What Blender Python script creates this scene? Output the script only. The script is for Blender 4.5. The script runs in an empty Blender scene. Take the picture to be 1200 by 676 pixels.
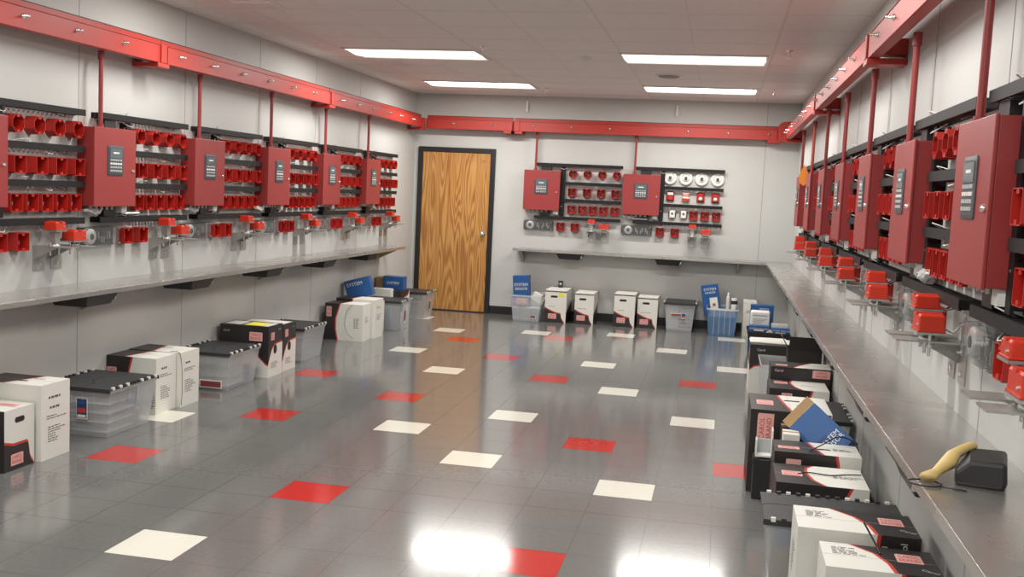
import bpy, math, random
from mathutils import Vector, Matrix, Euler
random.seed(7)
PI = math.pi
col = bpy.context.scene.collection
XL, XR, YB, YF, ZC = -3.303, 1.404, 7.411, -7.6, 2.73
T = 0.3048

# ------------------------------------------------------------------ materials
def mat(name, c, rough=.5, metal=0., noise=0., nscale=8., bump=0., bscale=60., coat=0., emit=None, estr=0., spec=.5, stretch=None):
    m = bpy.data.materials.new(name); m.use_nodes = True
    nt = m.node_tree; b = nt.nodes['Principled BSDF']
    b.inputs['Base Color'].default_value = (*c, 1)
    b.inputs['Roughness'].default_value = rough
    b.inputs['Metallic'].default_value = metal
    b.inputs['Specular IOR Level'].default_value = spec
    if coat:
        b.inputs['Coat Weight'].default_value = coat; b.inputs['Coat Roughness'].default_value = .09
    if emit:
        b.inputs['Emission Color'].default_value = (*emit, 1); b.inputs['Emission Strength'].default_value = estr
    tc = nt.nodes.new('ShaderNodeTexCoord'); src = tc.outputs['Object']
    if stretch:
        mp = nt.nodes.new('ShaderNodeMapping'); mp.inputs['Scale'].default_value = stretch
        nt.links.new(src, mp.inputs['Vector']); src = mp.outputs['Vector']
    if noise:
        n = nt.nodes.new('ShaderNodeTexNoise'); n.inputs['Scale'].default_value = nscale; n.inputs['Detail'].default_value = 5
        nt.links.new(src, n.inputs['Vector'])
        r = nt.nodes.new('ShaderNodeMapRange'); r.inputs['To Min'].default_value = 1 - noise; r.inputs['To Max'].default_value = 1 + noise
        nt.links.new(n.outputs['Fac'], r.inputs['Value'])
        h = nt.nodes.new('ShaderNodeVectorMath'); h.operation = 'SCALE'; h.inputs[0].default_value = c
        nt.links.new(r.outputs['Result'], h.inputs['Scale']); nt.links.new(h.outputs['Vector'], b.inputs['Base Color'])
        if metal > .5:
            r2 = nt.nodes.new('ShaderNodeMapRange'); r2.inputs['To Min'].default_value = rough * .6; r2.inputs['To Max'].default_value = rough * 1.5
            nt.links.new(n.outputs['Fac'], r2.inputs['Value']); nt.links.new(r2.outputs['Result'], b.inputs['Roughness'])
    if bump:
        n = nt.nodes.new('ShaderNodeTexNoise'); n.inputs['Scale'].default_value = bscale; n.inputs['Detail'].default_value = 3
        nt.links.new(src, n.inputs['Vector'])
        bp = nt.nodes.new('ShaderNodeBump'); bp.inputs['Strength'].default_value = bump; bp.inputs['Distance'].default_value = .01
        nt.links.new(n.outputs['Fac'], bp.inputs['Height']); nt.links.new(bp.outputs['Normal'], b.inputs['Normal'])
    return m

def clear_mat(name, tint, trans, gloss=.35, rough=.12):
    m = bpy.data.materials.new(name); m.use_nodes = True; nt = m.node_tree
    for n in list(nt.nodes): nt.nodes.remove(n)
    o = nt.nodes.new('ShaderNodeOutputMaterial')
    t = nt.nodes.new('ShaderNodeBsdfTransparent'); t.inputs['Color'].default_value = (.93, .95, .96, 1)
    d = nt.nodes.new('ShaderNodeBsdfDiffuse'); d.inputs['Color'].default_value = (*tint, 1)
    g = nt.nodes.new('ShaderNodeBsdfGlossy'); g.inputs['Roughness'].default_value = rough
    m1 = nt.nodes.new('ShaderNodeMixShader'); m1.inputs[0].default_value = trans
    nt.links.new(d.outputs[0], m1.inputs[1]); nt.links.new(t.outputs[0], m1.inputs[2])
    fr = nt.nodes.new('ShaderNodeFresnel'); fr.inputs['IOR'].default_value = 1.45
    mu = nt.nodes.new('ShaderNodeMath'); mu.operation = 'MULTIPLY'; mu.inputs[1].default_value = gloss * 2
    nt.links.new(fr.outputs[0], mu.inputs[0])
    m2 = nt.nodes.new('ShaderNodeMixShader'); nt.links.new(mu.outputs[0], m2.inputs[0])
    nt.links.new(m1.outputs[0], m2.inputs[1]); nt.links.new(g.outputs[0], m2.inputs[2])
    nt.links.new(m2.outputs[0], o.inputs['Surface'])
    return m

WALL = mat('wall_paint', (.56, .565, .545), .6, noise=.04, nscale=1.3, bump=.08, bscale=90)
SEAM = mat('wall_seam', (.33, .33, .31), .7)
CEIL = mat('ceiling_board', (.90, .865, .83), .85, noise=.05, nscale=30, bump=.1, bscale=200)
CGRID = mat('ceiling_seam', (.80, .77, .74), .8)
FLG = mat('floor_grey', (.150, .152, .147), .15, noise=.12, nscale=38, bump=.02, bscale=5, coat=.35, spec=.6)
FLW = mat('floor_white', (.74, .73, .64), .14, noise=.05, nscale=40, bump=.02, bscale=5, coat=.3)
FLR = mat('floor_red', (.50, .028, .022), .13, noise=.10, nscale=40, bump=.02, bscale=5, coat=.35)
FLJ = mat('floor_joint', (.075, .077, .075), .25)
BLK = mat('black_plastic', (.016, .016, .017), .45, noise=.15, nscale=30)
BLKF = mat('black_trim', (.012, .012, .013), .45)
DUCT = mat('duct_black', (.011, .011, .012), .55, noise=.2, nscale=40, spec=.3)
LIDM = mat('lid_black', (.030, .031, .033), .5, noise=.1, nscale=50, bump=.15, bscale=120)
RED = mat('panel_red', (.30, .036, .035), .42, noise=.04, nscale=60, bump=.04, bscale=400)
REDB = mat('beam_red', (.42, .030, .019), .48, noise=.05, nscale=4)
REDD = mat('device_red', (.42, .018, .012), .38, noise=.06, nscale=40)
REDO = mat('cover_red', (.56, .034, .014), .38, noise=.04, nscale=40)
STEEL = mat('brushed_steel', (.58, .57, .54), .25, metal=.84, noise=.05, nscale=2.5)
STEEL2 = mat('steel_plate', (.42, .42, .40), .38, metal=.7, noise=.1, nscale=30)
CHROME = mat('bright_zinc', (.80, .79, .75), .2, metal=.9)
BRASS = mat('brass', (.70, .55, .28), .25, metal=.9)
WHT = mat('white_plastic', (.80, .79, .75), .35)
WHTC = mat('carton_white', (.72, .715, .66), .55, noise=.03, nscale=6)
BLKC = mat('carton_black', (.024, .020, .020), .42, noise=.1, nscale=10)
REDC = mat('carton_red', (.55, .05, .035), .45)
PINK = mat('sticker_pink', (.78, .42, .38), .5, noise=.06, nscale=40)
STKR = mat('sticker_red', (.50, .03, .03), .5)
INK = mat('print_ink', (.10, .10, .10), .6)
KRAFT = mat('kraft_board', (.42, .27, .13), .7, noise=.08, nscale=20)
BLUEC = mat('carton_blue', (.014, .090, .28), .42, noise=.06, nscale=12)
BLUED = mat('carton_deep_blue', (.010, .045, .17), .45)
YEL = mat('yellow_wirenut', (.85, .50, .03), .4)
YELS = mat('sticker_yellow', (.80, .75, .06), .5)
ORNG = mat('orange_tag', (.90, .30, .04), .5)
TAN = mat('tan_handle', (.62, .46, .18), .45, noise=.12, nscale=25)
GLASSD = mat('display_glass', (.12, .15, .17), .15)
BEZ = mat('display_bezel', (.06, .065, .075), .4)
KEYS = mat('key_grey', (.42, .45, .46), .5)
PCB = mat('circuit_dark', (.05, .055, .05), .5)
WIREB = mat('wire_black', (.015, .015, .015), .4)
WIREW = mat('wire_white', (.72, .70, .66), .5)
CLEAR = clear_mat('clear_tote', (.93, .96, .98), .66)
CLEARL = clear_mat('clear_ledge', (.86, .88, .88), .60)
LEDGE = clear_mat('clear_divider', (.95, .96, .96), .12)
CLEARB = clear_mat('blue_tint_tote', (.14, .27, .50), .35)
CLEARD = clear_mat('clear_cover', (.80, .81, .81), .92, .35, .06)
BAG = clear_mat('clear_bag', (.85, .85, .83), .45, .6, .15)
DIFF = mat('lamp_diffuser', (.9, .9, .9), .5, emit=(1., .965, .90), estr=7.5)
DIFF2 = mat('lamp_reflector', (.85, .85, .82), .5, emit=(1., .95, .88), estr=1.3)
MAROON = mat('label_maroon', (.22, .045, .04), .5)
LBLU = mat('label_blue', (.03, .05, .14), .5)

# oak door
OAK = bpy.data.materials.new('oak_veneer'); OAK.use_nodes = True
nt = OAK.node_tree; b = nt.nodes['Principled BSDF']; b.inputs['Roughness'].default_value = .35
tc = nt.nodes.new('ShaderNodeTexCoord')
mp = nt.nodes.new('ShaderNodeMapping'); mp.inputs['Scale'].default_value = (1, 1, .085)
nt.links.new(tc.outputs['Object'], mp.inputs['Vector'])
nz = nt.nodes.new('ShaderNodeTexNoise'); nz.inputs['Scale'].default_value = 4.6; nz.inputs['Detail'].default_value = 1.5
nt.links.new(mp.outputs['Vector'], nz.inputs['Vector'])
ml = nt.nodes.new('ShaderNodeMath'); ml.operation = 'MULTIPLY'; ml.inputs[1].default_value = 26
nt.links.new(nz.outputs['Fac'], ml.inputs[0])
sn = nt.nodes.new('ShaderNodeMath'); sn.operation = 'SINE'; 
ml2 = nt.nodes.new('ShaderNodeMath'); ml2.operation = 'MULTIPLY'; ml2.inputs[1].default_value = 6.28
nt.links.new(ml.outputs[0], ml2.inputs[0]); nt.links.new(ml2.outputs[0], sn.inputs[0])
mp2 = nt.nodes.new('ShaderNodeMapping'); mp2.inputs['Scale'].default_value = (1, 1, .02)
nt.links.new(tc.outputs['Object'], mp2.inputs['Vector'])
n2 = nt.nodes.new('ShaderNodeTexNoise'); n2.inputs['Scale'].default_value = 90; n2.inputs['Detail'].default_value = 3
nt.links.new(mp2.outputs['Vector'], n2.inputs['Vector'])
ad = nt.nodes.new('ShaderNodeMath'); ad.operation = 'MULTIPLY_ADD'; ad.inputs[1].default_value = .22
nt.links.new(sn.outputs[0], ad.inputs[0]); nt.links.new(n2.outputs['Fac'], ad.inputs[2])
cr = nt.nodes.new('ShaderNodeValToRGB')
cr.color_ramp.elements[0].position = .22; cr.color_ramp.elements[0].color = (.34, .135, .034, 1)
cr.color_ramp.elements[1].position = .72; cr.color_ramp.elements[1].color = (.60, .32, .10, 1)
nt.links.new(ad.outputs[0], cr.inputs['Fac']); nt.links.new(cr.outputs['Color'], b.inputs['Base Color'])

# ------------------------------------------------------------------ mesh builder
_tx = {}
def text_geo(s):
    if s not in _tx:
        cu = bpy.data.curves.new('t', 'FONT'); cu.body = s; cu.align_x = 'CENTER'; cu.align_y = 'CENTER'; cu.resolution_u = 2
        o = bpy.data.objects.new('t', cu); col.objects.link(o)
        dg = bpy.context.evaluated_depsgraph_get(); me = o.evaluated_get(dg).to_mesh()
        v = [x.co.copy() for x in me.vertices]; f = [tuple(p.vertices) for p in me.polygons]
        xs = [a.x for a in v]; w = max(xs) - min(xs)
        _tx[s] = (v, f, w)
        o.evaluated_get(dg).to_mesh_clear(); bpy.data.objects.remove(o); bpy.data.curves.remove(cu)
    return _tx[s]

class MB:
    def __init__(s): s.v = []; s.f = []; s.m = []; s.mats = []; s.sm = []
    def mi(s, m):
        if m not in s.mats: s.mats.append(m)
        return s.mats.index(m)
    def add(s, vs, fs, m, smooth=False):
        o = len(s.v); s.v += [Vector(a) for a in vs]; i = s.mi(m)
        for f in fs: s.f.append([o + k for k in f]); s.m.append(i); s.sm.append(smooth)
    def box(s, x0, x1, y0, y1, z0, z1, m, tx=0, ty=0):
        # tx,ty: inset of the bottom (taper)
        vs = [(x0+tx,y0+ty,z0),(x1-tx,y0+ty,z0),(x1-tx,y1-ty,z0),(x0+tx,y1-ty,z0),(x0,y0,z1),(x1,y0,z1),(x1,y1,z1),(x0,y1,z1)]
        s.add(vs, [(0,3,2,1),(4,5,6,7),(0,1,5,4),(1,2,6,5),(2,3,7,6),(3,0,4,7)], m)
    def rbox(s, x0, x1, y0, y1, z0, z1, m, r=.005, top=0):
        # prism with rounded vertical edges, chamfered top
        pts = []
        for cx, cy, a0 in ((x1-r, y1-r, 0), (x0+r, y1-r, 90), (x0+r, y0+r, 180), (x1-r, y0+r, 270)):
            for k in range(4):
                a = math.radians(a0 + k*30); pts.append((cx + r*math.cos(a), cy + r*math.sin(a)))
        n = len(pts); cx, cy = (x0+x1)/2, (y0+y1)/2
        lv = [(z0, 1), (z1 - min(r, (z1-z0)/3), 1 - top), (z1, 1 - top - 2*r/max(.001, max(x1-x0, y1-y0)))]
        vs = []
        for z, k in lv: vs += [(cx + (px-cx)*k, cy + (py-cy)*k, z) for px, py in pts]
        fs = [tuple(reversed(range(n))), tuple(range(2*n, 3*n))]
        for L in range(2):
            for i in range(n): fs.append((L*n+i, L*n+(i+1) % n, (L+1)*n+(i+1) % n, (L+1)*n+i))
        s.add(vs, fs, m, False)
    def quad(s, a, b, c, d, m): s.add([a, b, c, d], [(0,1,2,3)], m)
    def cyl(s, p0, p1, r, m, n=12, r1=None, caps=True):
        p0, p1 = Vector(p0), Vector(p1); r1 = r if r1 is None else r1
        d = (p1-p0).normalized(); a = d.orthogonal().normalized(); c = d.cross(a)
        vs = []
        for p, rr in ((p0, r), (p1, r1)):
            vs += [p + (a*math.cos(2*PI*k/n) + c*math.sin(2*PI*k/n))*rr for k in range(n)]
        s.add(vs, [(k, (k+1) % n, n+(k+1) % n, n+k) for k in range(n)], m, True)
        if caps: s.add(vs, [tuple(reversed(range(n))), tuple(range(n, 2*n))], m)
    def lathe(s, c, axis, prof, m, n=24):
        # prof: list of (r, h) along axis
        c = Vector(c); d = Vector(axis).normalized(); a = d.orthogonal().normalized(); e = d.cross(a); vs = []
        for r, h in prof: vs += [c + d*h + (a*math.cos(2*PI*k/n) + e*math.sin(2*PI*k/n))*r for k in range(n)]
        fs = []
        for L in range(len(prof)-1):
            for k in range(n): fs.append((L*n+k, L*n+(k+1) % n, (L+1)*n+(k+1) % n, (L+1)*n+k))
        s.add(vs, fs, m, True)
        s.add(vs[-n:], [tuple(range(n))], m); s.add(vs[:n], [tuple(reversed(range(n)))], m)
    def tube(s, pts, r, m, n=6):
        pts = [Vector(p) for p in pts]; vs = []; N = len(pts)
        prev = None
        for i, p in enumerate(pts):
            d = (pts[min(i+1, N-1)] - pts[max(i-1, 0)]).normalized()
            a = d.orthogonal().normalized() if prev is None else (prev - d*prev.dot(d)).normalized()
            prev = a; c = d.cross(a)
            vs += [p + (a*math.cos(2*PI*k/n) + c*math.sin(2*PI*k/n))*r for k in range(n)]
        fs = [tuple(range(n)), tuple(range((N-1)*n, N*n))]
        for L in range(N-1):
            for k in range(n): fs.append((L*n+k, L*n+(k+1) % n, (L+1)*n+(k+1) % n, (L+1)*n+k))
        s.add(vs, fs, m, True)
    def prism(s, poly, axis, a0, a1, m):
        # poly in the two other axes, extruded along axis index
        def P(p, a):
            q = list(p); q.insert(axis, a); return q
        n = len(poly); vs = [P(p, a0) for p in poly] + [P(p, a1) for p in poly]
        s.add(vs, [tuple(reversed(range(n))), tuple(range(n, 2*n))] + [(k, (k+1) % n, n+(k+1) % n, n+k) for k in range(n)], m)
    def text(s, t, o, u, v, h, m, maxw=None):
        # centred at o, reading direction u, up v
        vs, fs, w = text_geo(t); o, u, v = Vector(o), Vector(u).normalized(), Vector(v).normalized()
        k = h / .7; kx = min(k, maxw/w) if maxw else k
        s.add([o + u*(a.x*kx) + v*(a.y*k) for a in vs], fs, m)
    def build(s, name, parent=None, bevel=0, loc=None):
        me = bpy.data.meshes.new(name); me.from_pydata(s.v, [], s.f); 
        for m in s.mats: me.materials.append(m)
        me.polygons.foreach_set('material_index', s.m); me.polygons.foreach_set('use_smooth', s.sm); me.update()
        o = bpy.data.objects.new(name, me); col.objects.link(o)
        if parent: o.parent = parent
        if loc: o.location = loc
        if bevel:
            md = o.modifiers.new('bevel', 'BEVEL'); md.width = bevel; md.segments = 2; md.limit_method = 'ANGLE'; md.angle_limit = math.radians(50)
        return o

def tag(o, label, cat, group=None):
    n = len(label.split()); assert 4 <= n <= 16, (n, label)
    o['label'] = label; o['category'] = cat
    if group: o['group'] = group
    return o
def thing(name, label, cat, loc=(0,0,0), rotz=0, group=None, rot=None):
    o = bpy.data.objects.new(name, None); col.objects.link(o); o.empty_display_size = .05
    o.location = loc; o.rotation_euler = rot if rot else (0, 0, rotz)
    return tag(o, label, cat, group)
def struct(o): o['kind'] = 'structure'; return o
def dup(root):
    r = root.copy(); col.objects.link(r)
    for ch in kids(root):
        c = ch.copy(); col.objects.link(c); c.parent = r
        for g in kids(ch):
            d = g.copy(); col.objects.link(d); d.parent = c
    return r
def kids(o): return [x for x in list(col.objects) if x.parent == o]
ORD = ['first', 'second', 'third', 'fourth', 'fifth', 'sixth', 'seventh', 'eighth']

# ------------------------------------------------------------------ camera
def cam():
    yaw, pitch, roll = -0.198, 0.094, 0.047
    import numpy as np
    yaw, pitch, roll, f = CAMP
    cy, sy, cp, sp, cr_, sr = math.cos(yaw), math.sin(yaw), math.cos(pitch), math.sin(pitch), math.cos(roll), math.sin(roll)
    fw = Vector((sy*cp, cy*cp, -sp)); rt = Vector((cy, -sy, 0)); up = rt.cross(fw)
    r2 = rt*cr_ + up*sr; u2 = up*cr_ - rt*sr
    M = Matrix((r2, u2, -fw)).transposed().to_4x4(); M.translation = Vector(CAML)
    cd = bpy.data.cameras.new('camera'); c = bpy.data.objects.new('camera', cd); col.objects.link(c)
    c.matrix_world = M; cd.sensor_width = 36; cd.lens = f/1200*36; cd.clip_start = .05
    bpy.context.scene.camera = c
CAMP = (-0.19771, 0.09426, 0.04697, 1202.51838)
CAML = (0.56448, -5.20694, 1.55004)
cam()

# ------------------------------------------------------------------ room shell
WT = .12
def wall(name, x0, x1, y0, y1, z0=0, z1=ZC, seams=None, axis=None):
    m = MB(); m.box(x0, x1, y0, y1, z0, z1, WALL)
    if seams:
        for s_ in seams:
            if axis == 'L': m.box(XL-.001, XL+.0012, s_-.003, s_+.003, .1, ZC-.02, SEAM)
            if axis == 'R': m.box(XR-.0012, XR+.001, s_-.003, s_+.003, .1, ZC-.02, SEAM)
            if axis == 'B': m.box(s_-.003, s_+.003, YB-.0012, YB+.001, .1, ZC-.02, SEAM)
    return struct(m.build(name))
wall('wall_left', XL-WT, XL, YF, YB+WT, seams=[-3.2, -1.98, -.77, .443, 1.70, 2.92, 4.14, 5.36], axis='L')
wall('wall_right', XR, XR+WT, YF, YB+WT, seams=[-5.4, -4.2, -2.97, -1.76, -.55, .64, 1.90, 3.1, 4.3, 5.5], axis='R')
wall('wall_back', XL, XR, YB, YB+WT, seams=[1.02], axis='B')
wall('wall_front', XL, XR, YF-WT, YF)

m = MB()
WHITE = {(0,0),(-3,1),(-3,5),(1,6),(-5,3),(-1,9),(-2,13),(-6,10),(0,17),(-8,13),(-5,19),(-2,20),(-8,18),(-6,-5),(-10,2),(2,21),(2,14),(-10,21),
         (-9,-12),(-2,-11),(3,-8),(0,-16),(-6,-18),(-10,-7)}
REDT = {(-5,-2),(-9,-1),(-8,3),(-1,-4),(-1,3),(1,11),(-6,6),(-3,10),(-7,16),(-5,13),(2,2),(-9,8),(-4,18),(2,-11),(-5,-9),(-8,-14),(0,-20)}
nx0, nx1 = math.floor(XL/T), math.ceil(XR/T); ny0, ny1 = math.floor(YF/T), math.ceil(YB/T)
J = .0009
for i in range(nx0, nx1):
    for j in range(ny0, ny1):
        x0, x1, y0, y1 = max(XL, i*T+J), min(XR, (i+1)*T-J), max(YF, j*T+J), min(YB, (j+1)*T-J)
        mt = FLW if (i, j) in WHITE else FLR if (i, j) in REDT else FLG
        m.quad((x0,y0,0),(x1,y0,0),(x1,y1,0),(x0,y1,0), mt)
m.box(XL-WT, XR+WT, YF-WT, YB+WT, -.1, -.0006, FLJ)
struct(m.build('floor'))

m = MB(); m.box(XL-WT, XR+WT, YF-WT, YB+WT, ZC, ZC+.1, CEIL)
x = -.34 - 1.22*3
while x < XR:
    if XL < x < XR: m.box(x-.008, x+.008, YF, YB, ZC-.0015, ZC+.001, CGRID)
    if XL < x+.61 < XR: m.box(x+.61-.004, x+.61+.004, YF, YB, ZC-.001, ZC+.001, CGRID)
    x += 1.22
y = 3.39 - .61*18
while y < YB:
    if YF < y: m.box(XL, XR, y-.006, y+.006, ZC-.0014, ZC+.001, CGRID)
    y += .61
struct(m.build('ceiling'))

def baseboard(name, x0, x1, y0, y1):
    m = MB(); m.box(x0, x1, y0, y1, 0, .10, BLKF); struct(m.build(name, bevel=.002))
DX0, DX1 = -3.245, -2.245
baseboard('baseboard_back', DX1, XR, YB-.008, YB)
baseboard('baseboard_left', XL, XL+.008, YF, YB)
baseboard('baseboard_right', XR-.008, XR, YF, YB-.008)

# door
m = MB(); F = .062
m.box(DX0, DX0+F, YB-.035, YB, 0, 2.065, BLKF); m.box(DX1-F, DX1, YB-.035, YB, 0, 2.065, BLKF)
m.box(DX0+F, DX1-F, YB-.035, YB, 2.005, 2.065, BLKF)
struct(m.build('trim_1', bevel=.003))
m = MB(); m.box(DX0+F, DX1-F, YB-.022, YB, .012, 2.003, OAK)
d1 = struct(m.build('door_1', bevel=.002))
m = MB(); m.box(DX0+F, DX1-F, YB-.045, YB-.001, 0, .012, BLKF); m.build('threshold', d1)
m = MB(); kx, kz = DX1-F-.06, 1.0
m.lathe((kx, YB-.022, kz), (0,-1,0), [(.032,0),(.032,.006),(.012,.008),(.012,.03),(.027,.036),(.030,.05),(.022,.062),(.005,.064)], CHROME)
m.build('door_knob', d1)
m = MB(); m.text('241', (DX1-F-.085, YB-.0235, 1.905), (1,0,0), (0,0,1), .035, INK); m.build('room_number', d1)

# ------------------------------------------------------------------ ceiling things
def light_fixture(label, cx, cy, used):
    t = thing('ceiling_light', label, 'light', (cx, cy, ZC), group='recessed ceiling troffers')
    m = MB(); L, W = .605, .30
    m.box(-L, L, -W, -W+.02, -.012, 0, WHT); m.box(-L, L, W-.02, W, -.012, 0, WHT)
    m.box(-L, -L+.02, -W+.02, W-.02, -.012, 0, WHT); m.box(L-.02, L, -W+.02, W-.02, -.012, 0, WHT)
    m.build('frame', t)
    m = MB(); m.box(-L+.02, L-.02, -W+.02, W-.02, -.004, 0, DIFF2); m.build('reflector', t)
    m = MB()
    n = 8; pts = [(-.17 + .34*k/n, -.006 - .016*math.sin(PI*k/n)) for k in range(n+1)]
    m.prism([(p[0], p[1]) for p in pts][::-1], 0, -L+.03, L-.03, DIFF)
    m.build('diffuser', t)
    ld = bpy.data.lights.new('troffer_lamp', 'AREA'); ld.shape = 'RECTANGLE'; ld.size = 1.14; ld.size_y = .16; ld.energy = 44
    ld.color = (1., .97, .925)
    lo = bpy.data.objects.new('troffer_lamp', ld); col.objects.link(lo); lo.location = (cx, cy, ZC-.03)
for cy, row in ((6.17, 'farthest'), (3.70, 'nearer')):
    for cx, side in ((-2.18, 'left'), (.25, 'right')):
        light_fixture('lit ceiling troffer, %s of the two on the %s side' % (row, side), cx, cy, True)
for cy in (.98, -1.18, -3.62, -6.06):
    for cx in (-2.18, .25):
        ld = bpy.data.lights.new('troffer_lamp', 'AREA'); ld.shape = 'RECTANGLE'; ld.size = 1.14; ld.size_y = .16; ld.energy = 44
        ld.color = (1., .97, .925); lo = bpy.data.objects.new('troffer_lamp', ld); col.objects.link(lo); lo.location = (cx, cy, ZC-.006)

def vent(label, x0, x1, y0, y1, m0):
    t = thing('ceiling_vent', label, 'vent', ((x0+x1)/2, (y0+y1)/2, ZC)); a, c = (x1-x0)/2, (y1-y0)/2
    m = MB(); m.box(-a, a, -c, c, -.008, 0, m0); m.build('frame', t)
    m = MB()
    for k in range(9):
        yy = -c+.03 + k*(2*c-.06)/8; m.box(-a+.02, a-.02, yy-.004, yy+.004, -.012, -.008, CGRID)
    m.build('louvre', t)
vent('pale square ceiling vent at the top edge left of the lights', -2.74, -2.45, 1.27, 1.57, CEIL)
vent('pale square ceiling vent beside the nearer left troffer', -2.72, -2.46, 4.16, 4.58, CEIL)
t = thing('ceiling_speaker', 'dark round ceiling grille between the two right troffers', 'speaker', (-.02, 4.88, ZC))
m = MB(); m.lathe((0,0,0), (0,0,-1), [(.13,0),(.13,.006),(.11,.012)], WHT); m.build('ring', t)
m = MB(); m.lathe((0,0,-.0125), (0,0,-1), [(.105,0),(.09,.01)], SEAM); m.build('grille', t)
SPR = [(-1.449,3.156,'near the first left troffer'),(.994,3.109,'beside the nearer right troffer'),(1.019,5.898,'beside the farthest right troffer'),(-1.468,6.362,'beside the farthest left troffer')]
for x, y, w_ in SPR:
    t = thing('sprinkler', 'small pendent sprinkler on the ceiling ' + w_, 'sprinkler', (x, y, ZC), group='ceiling sprinklers')
    m = MB(); m.lathe((0,0,0), (0,0,-1), [(.035,0),(.03,.005),(.012,.007),(.010,.03)], CHROME, 16); m.build('escutcheon', t)
    m = MB(); m.lathe((0,0,-.055), (0,0,-1), [(.018,0),(.018,.003)], CHROME, 16)
    m.tube([(-.008,0,-.03),(-.014,0,-.042),(-.006,0,-.055)], .002, CHROME); m.tube([(.008,0,-.03),(.014,0,-.042),(.006,0,-.055)], .002, CHROME); m.build('deflector', t)
t = thing('smoke_detector', 'round white smoke detector on ceiling left of right troffer', 'detector', (-.658, 3.715, ZC))
m = MB(); m.lathe((0,0,0), (0,0,-1), [(.06,0),(.06,.012),(.05,.016)], WHT); m.build('base', t)
m = MB(); m.lathe((0,0,-.016), (0,0,-1), [(.045,0),(.045,.012),(.03,.022),(.01,.024)], WHT); m.build('chamber', t)
for x, w_ in ((-1.87, 'left'), (-.04, 'right')):
    t = thing('wall_rod', 'white vertical rod on the back wall above red beam, %s one' % w_, 'rod', (x, YB, 2.6))
    m = MB(); m.box(-.012, .012, -.05, 0, .045, .057, WHT); m.build('clip', t)
    m = MB(); m.cyl((0,-.045,-.065), (0,-.045,.065), .014, WHT); m.build('rod', t)

# ------------------------------------------------------------------ red beams
# local frame on a wall: +X along wall (to the right when facing it), -Y out of the wall
def frame_L(o, y): o.location = (XL, y, 0); o.rotation_euler = (0,0,PI/2)
def frame_R(o, y): o.location = (XR, y, 0); o.rotation_euler = (0,0,-PI/2)
def frame_B(o, x): o.location = (x, YB, 0); o.rotation_euler = (0,0,0)
BD, BZ0, BZ1, BZ2 = .185, 2.285, 2.398, 2.43
def beam(label, L, bolts, brackets, place, extra_end=False):
    t = thing('steel_beam', label, 'beam', group=None); place(t)
    m = MB()
    m.box(0, L, -BD, -BD+.006, BZ0, BZ1, REDB)          # front plate
    m.box(0, L, -BD-.004, -BD+.02, BZ1, BZ1+.004, REDB)  # lip
    m.box(0, L, -BD+.006, -BD+.05, BZ0, BZ0+.006, REDB)  # bottom flange
    m.box(0, L, -BD+.05, -BD+.056, BZ0, BZ2+.012, REDB)  # rear plate
    m.box(0, L, -BD+.05, -BD+.062, BZ2+.012, BZ2+.018, BLKF)  # black strip drawn in as the shadow line along the rear plate's top
    m.build('channel', t, bevel=.0015)
    for b_ in bolts:
        m = MB(); m.lathe((b_, -BD, 2.352), (0,-1,0), [(.016,0),(.016,.003),(.010,.004),(.010,.012),(.006,.014),(.006,.035),(.004,.036)], CHROME, 10)
        m.build('bolt', t)
    for b_ in brackets:
        m = MB(); m.box(b_-.05, b_+.05, -BD+.056, 0, BZ0+.02, BZ0+.10, REDB)
        m.box(b_-.07, b_+.07, -BD-.006, -.001, BZ0-.03, BZ0-.0005, REDB); m.build('bracket', t, bevel=.002)
        m = MB(); m.box(b_-.035, b_+.035, -BD-.010, -BD-.0002, BZ0, BZ1+.006, REDB); m.build('splice_plate', t, bevel=.003)
    return t
def bl(L, a=.25, s=.465):
    r = []; x = a
    while x < L-.08: r.append(x); x += s
    return r
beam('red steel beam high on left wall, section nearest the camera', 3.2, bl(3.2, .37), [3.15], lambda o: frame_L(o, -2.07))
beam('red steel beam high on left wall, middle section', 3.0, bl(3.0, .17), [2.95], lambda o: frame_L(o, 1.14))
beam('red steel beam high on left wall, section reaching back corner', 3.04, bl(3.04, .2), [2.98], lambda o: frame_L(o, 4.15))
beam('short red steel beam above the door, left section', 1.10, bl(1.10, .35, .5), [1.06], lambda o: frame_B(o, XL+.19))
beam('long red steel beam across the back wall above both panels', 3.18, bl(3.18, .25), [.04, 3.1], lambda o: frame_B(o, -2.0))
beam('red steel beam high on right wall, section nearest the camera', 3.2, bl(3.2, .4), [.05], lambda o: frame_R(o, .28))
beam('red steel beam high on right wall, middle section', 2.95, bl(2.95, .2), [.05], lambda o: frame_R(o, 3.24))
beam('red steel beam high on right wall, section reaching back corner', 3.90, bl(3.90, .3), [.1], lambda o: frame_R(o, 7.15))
t = thing('corner_bracket', 'round-topped red bracket where beams meet, right back corner', 'bracket', (XR-.15, YB, 0))
m = MB()
pts = [(-.09, 2.27), (.145, 2.27), (.145, 2.50)] + [(.0-.02 + .09*math.cos(a)-.0, 2.44+.06*math.sin(a)) for a in [math.radians(90+k*15) for k in range(7)]]
m.prism([(p[0], p[1]) for p in pts], 1, -.245, -.225, REDB); m.box(.10, .145, -.225, 0, 2.27, 2.34, REDB)
m.build('plate', t, bevel=.003)

# ------------------------------------------------------------------ wall station prototypes
HID = bpy.data.objects  # readability only
protos = {}
def P(name, cat='x'):
    o = bpy.data.objects.new(name, None); col.objects.link(o); o.empty_display_size = .05; protos[name] = [o, False]; return o

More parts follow.
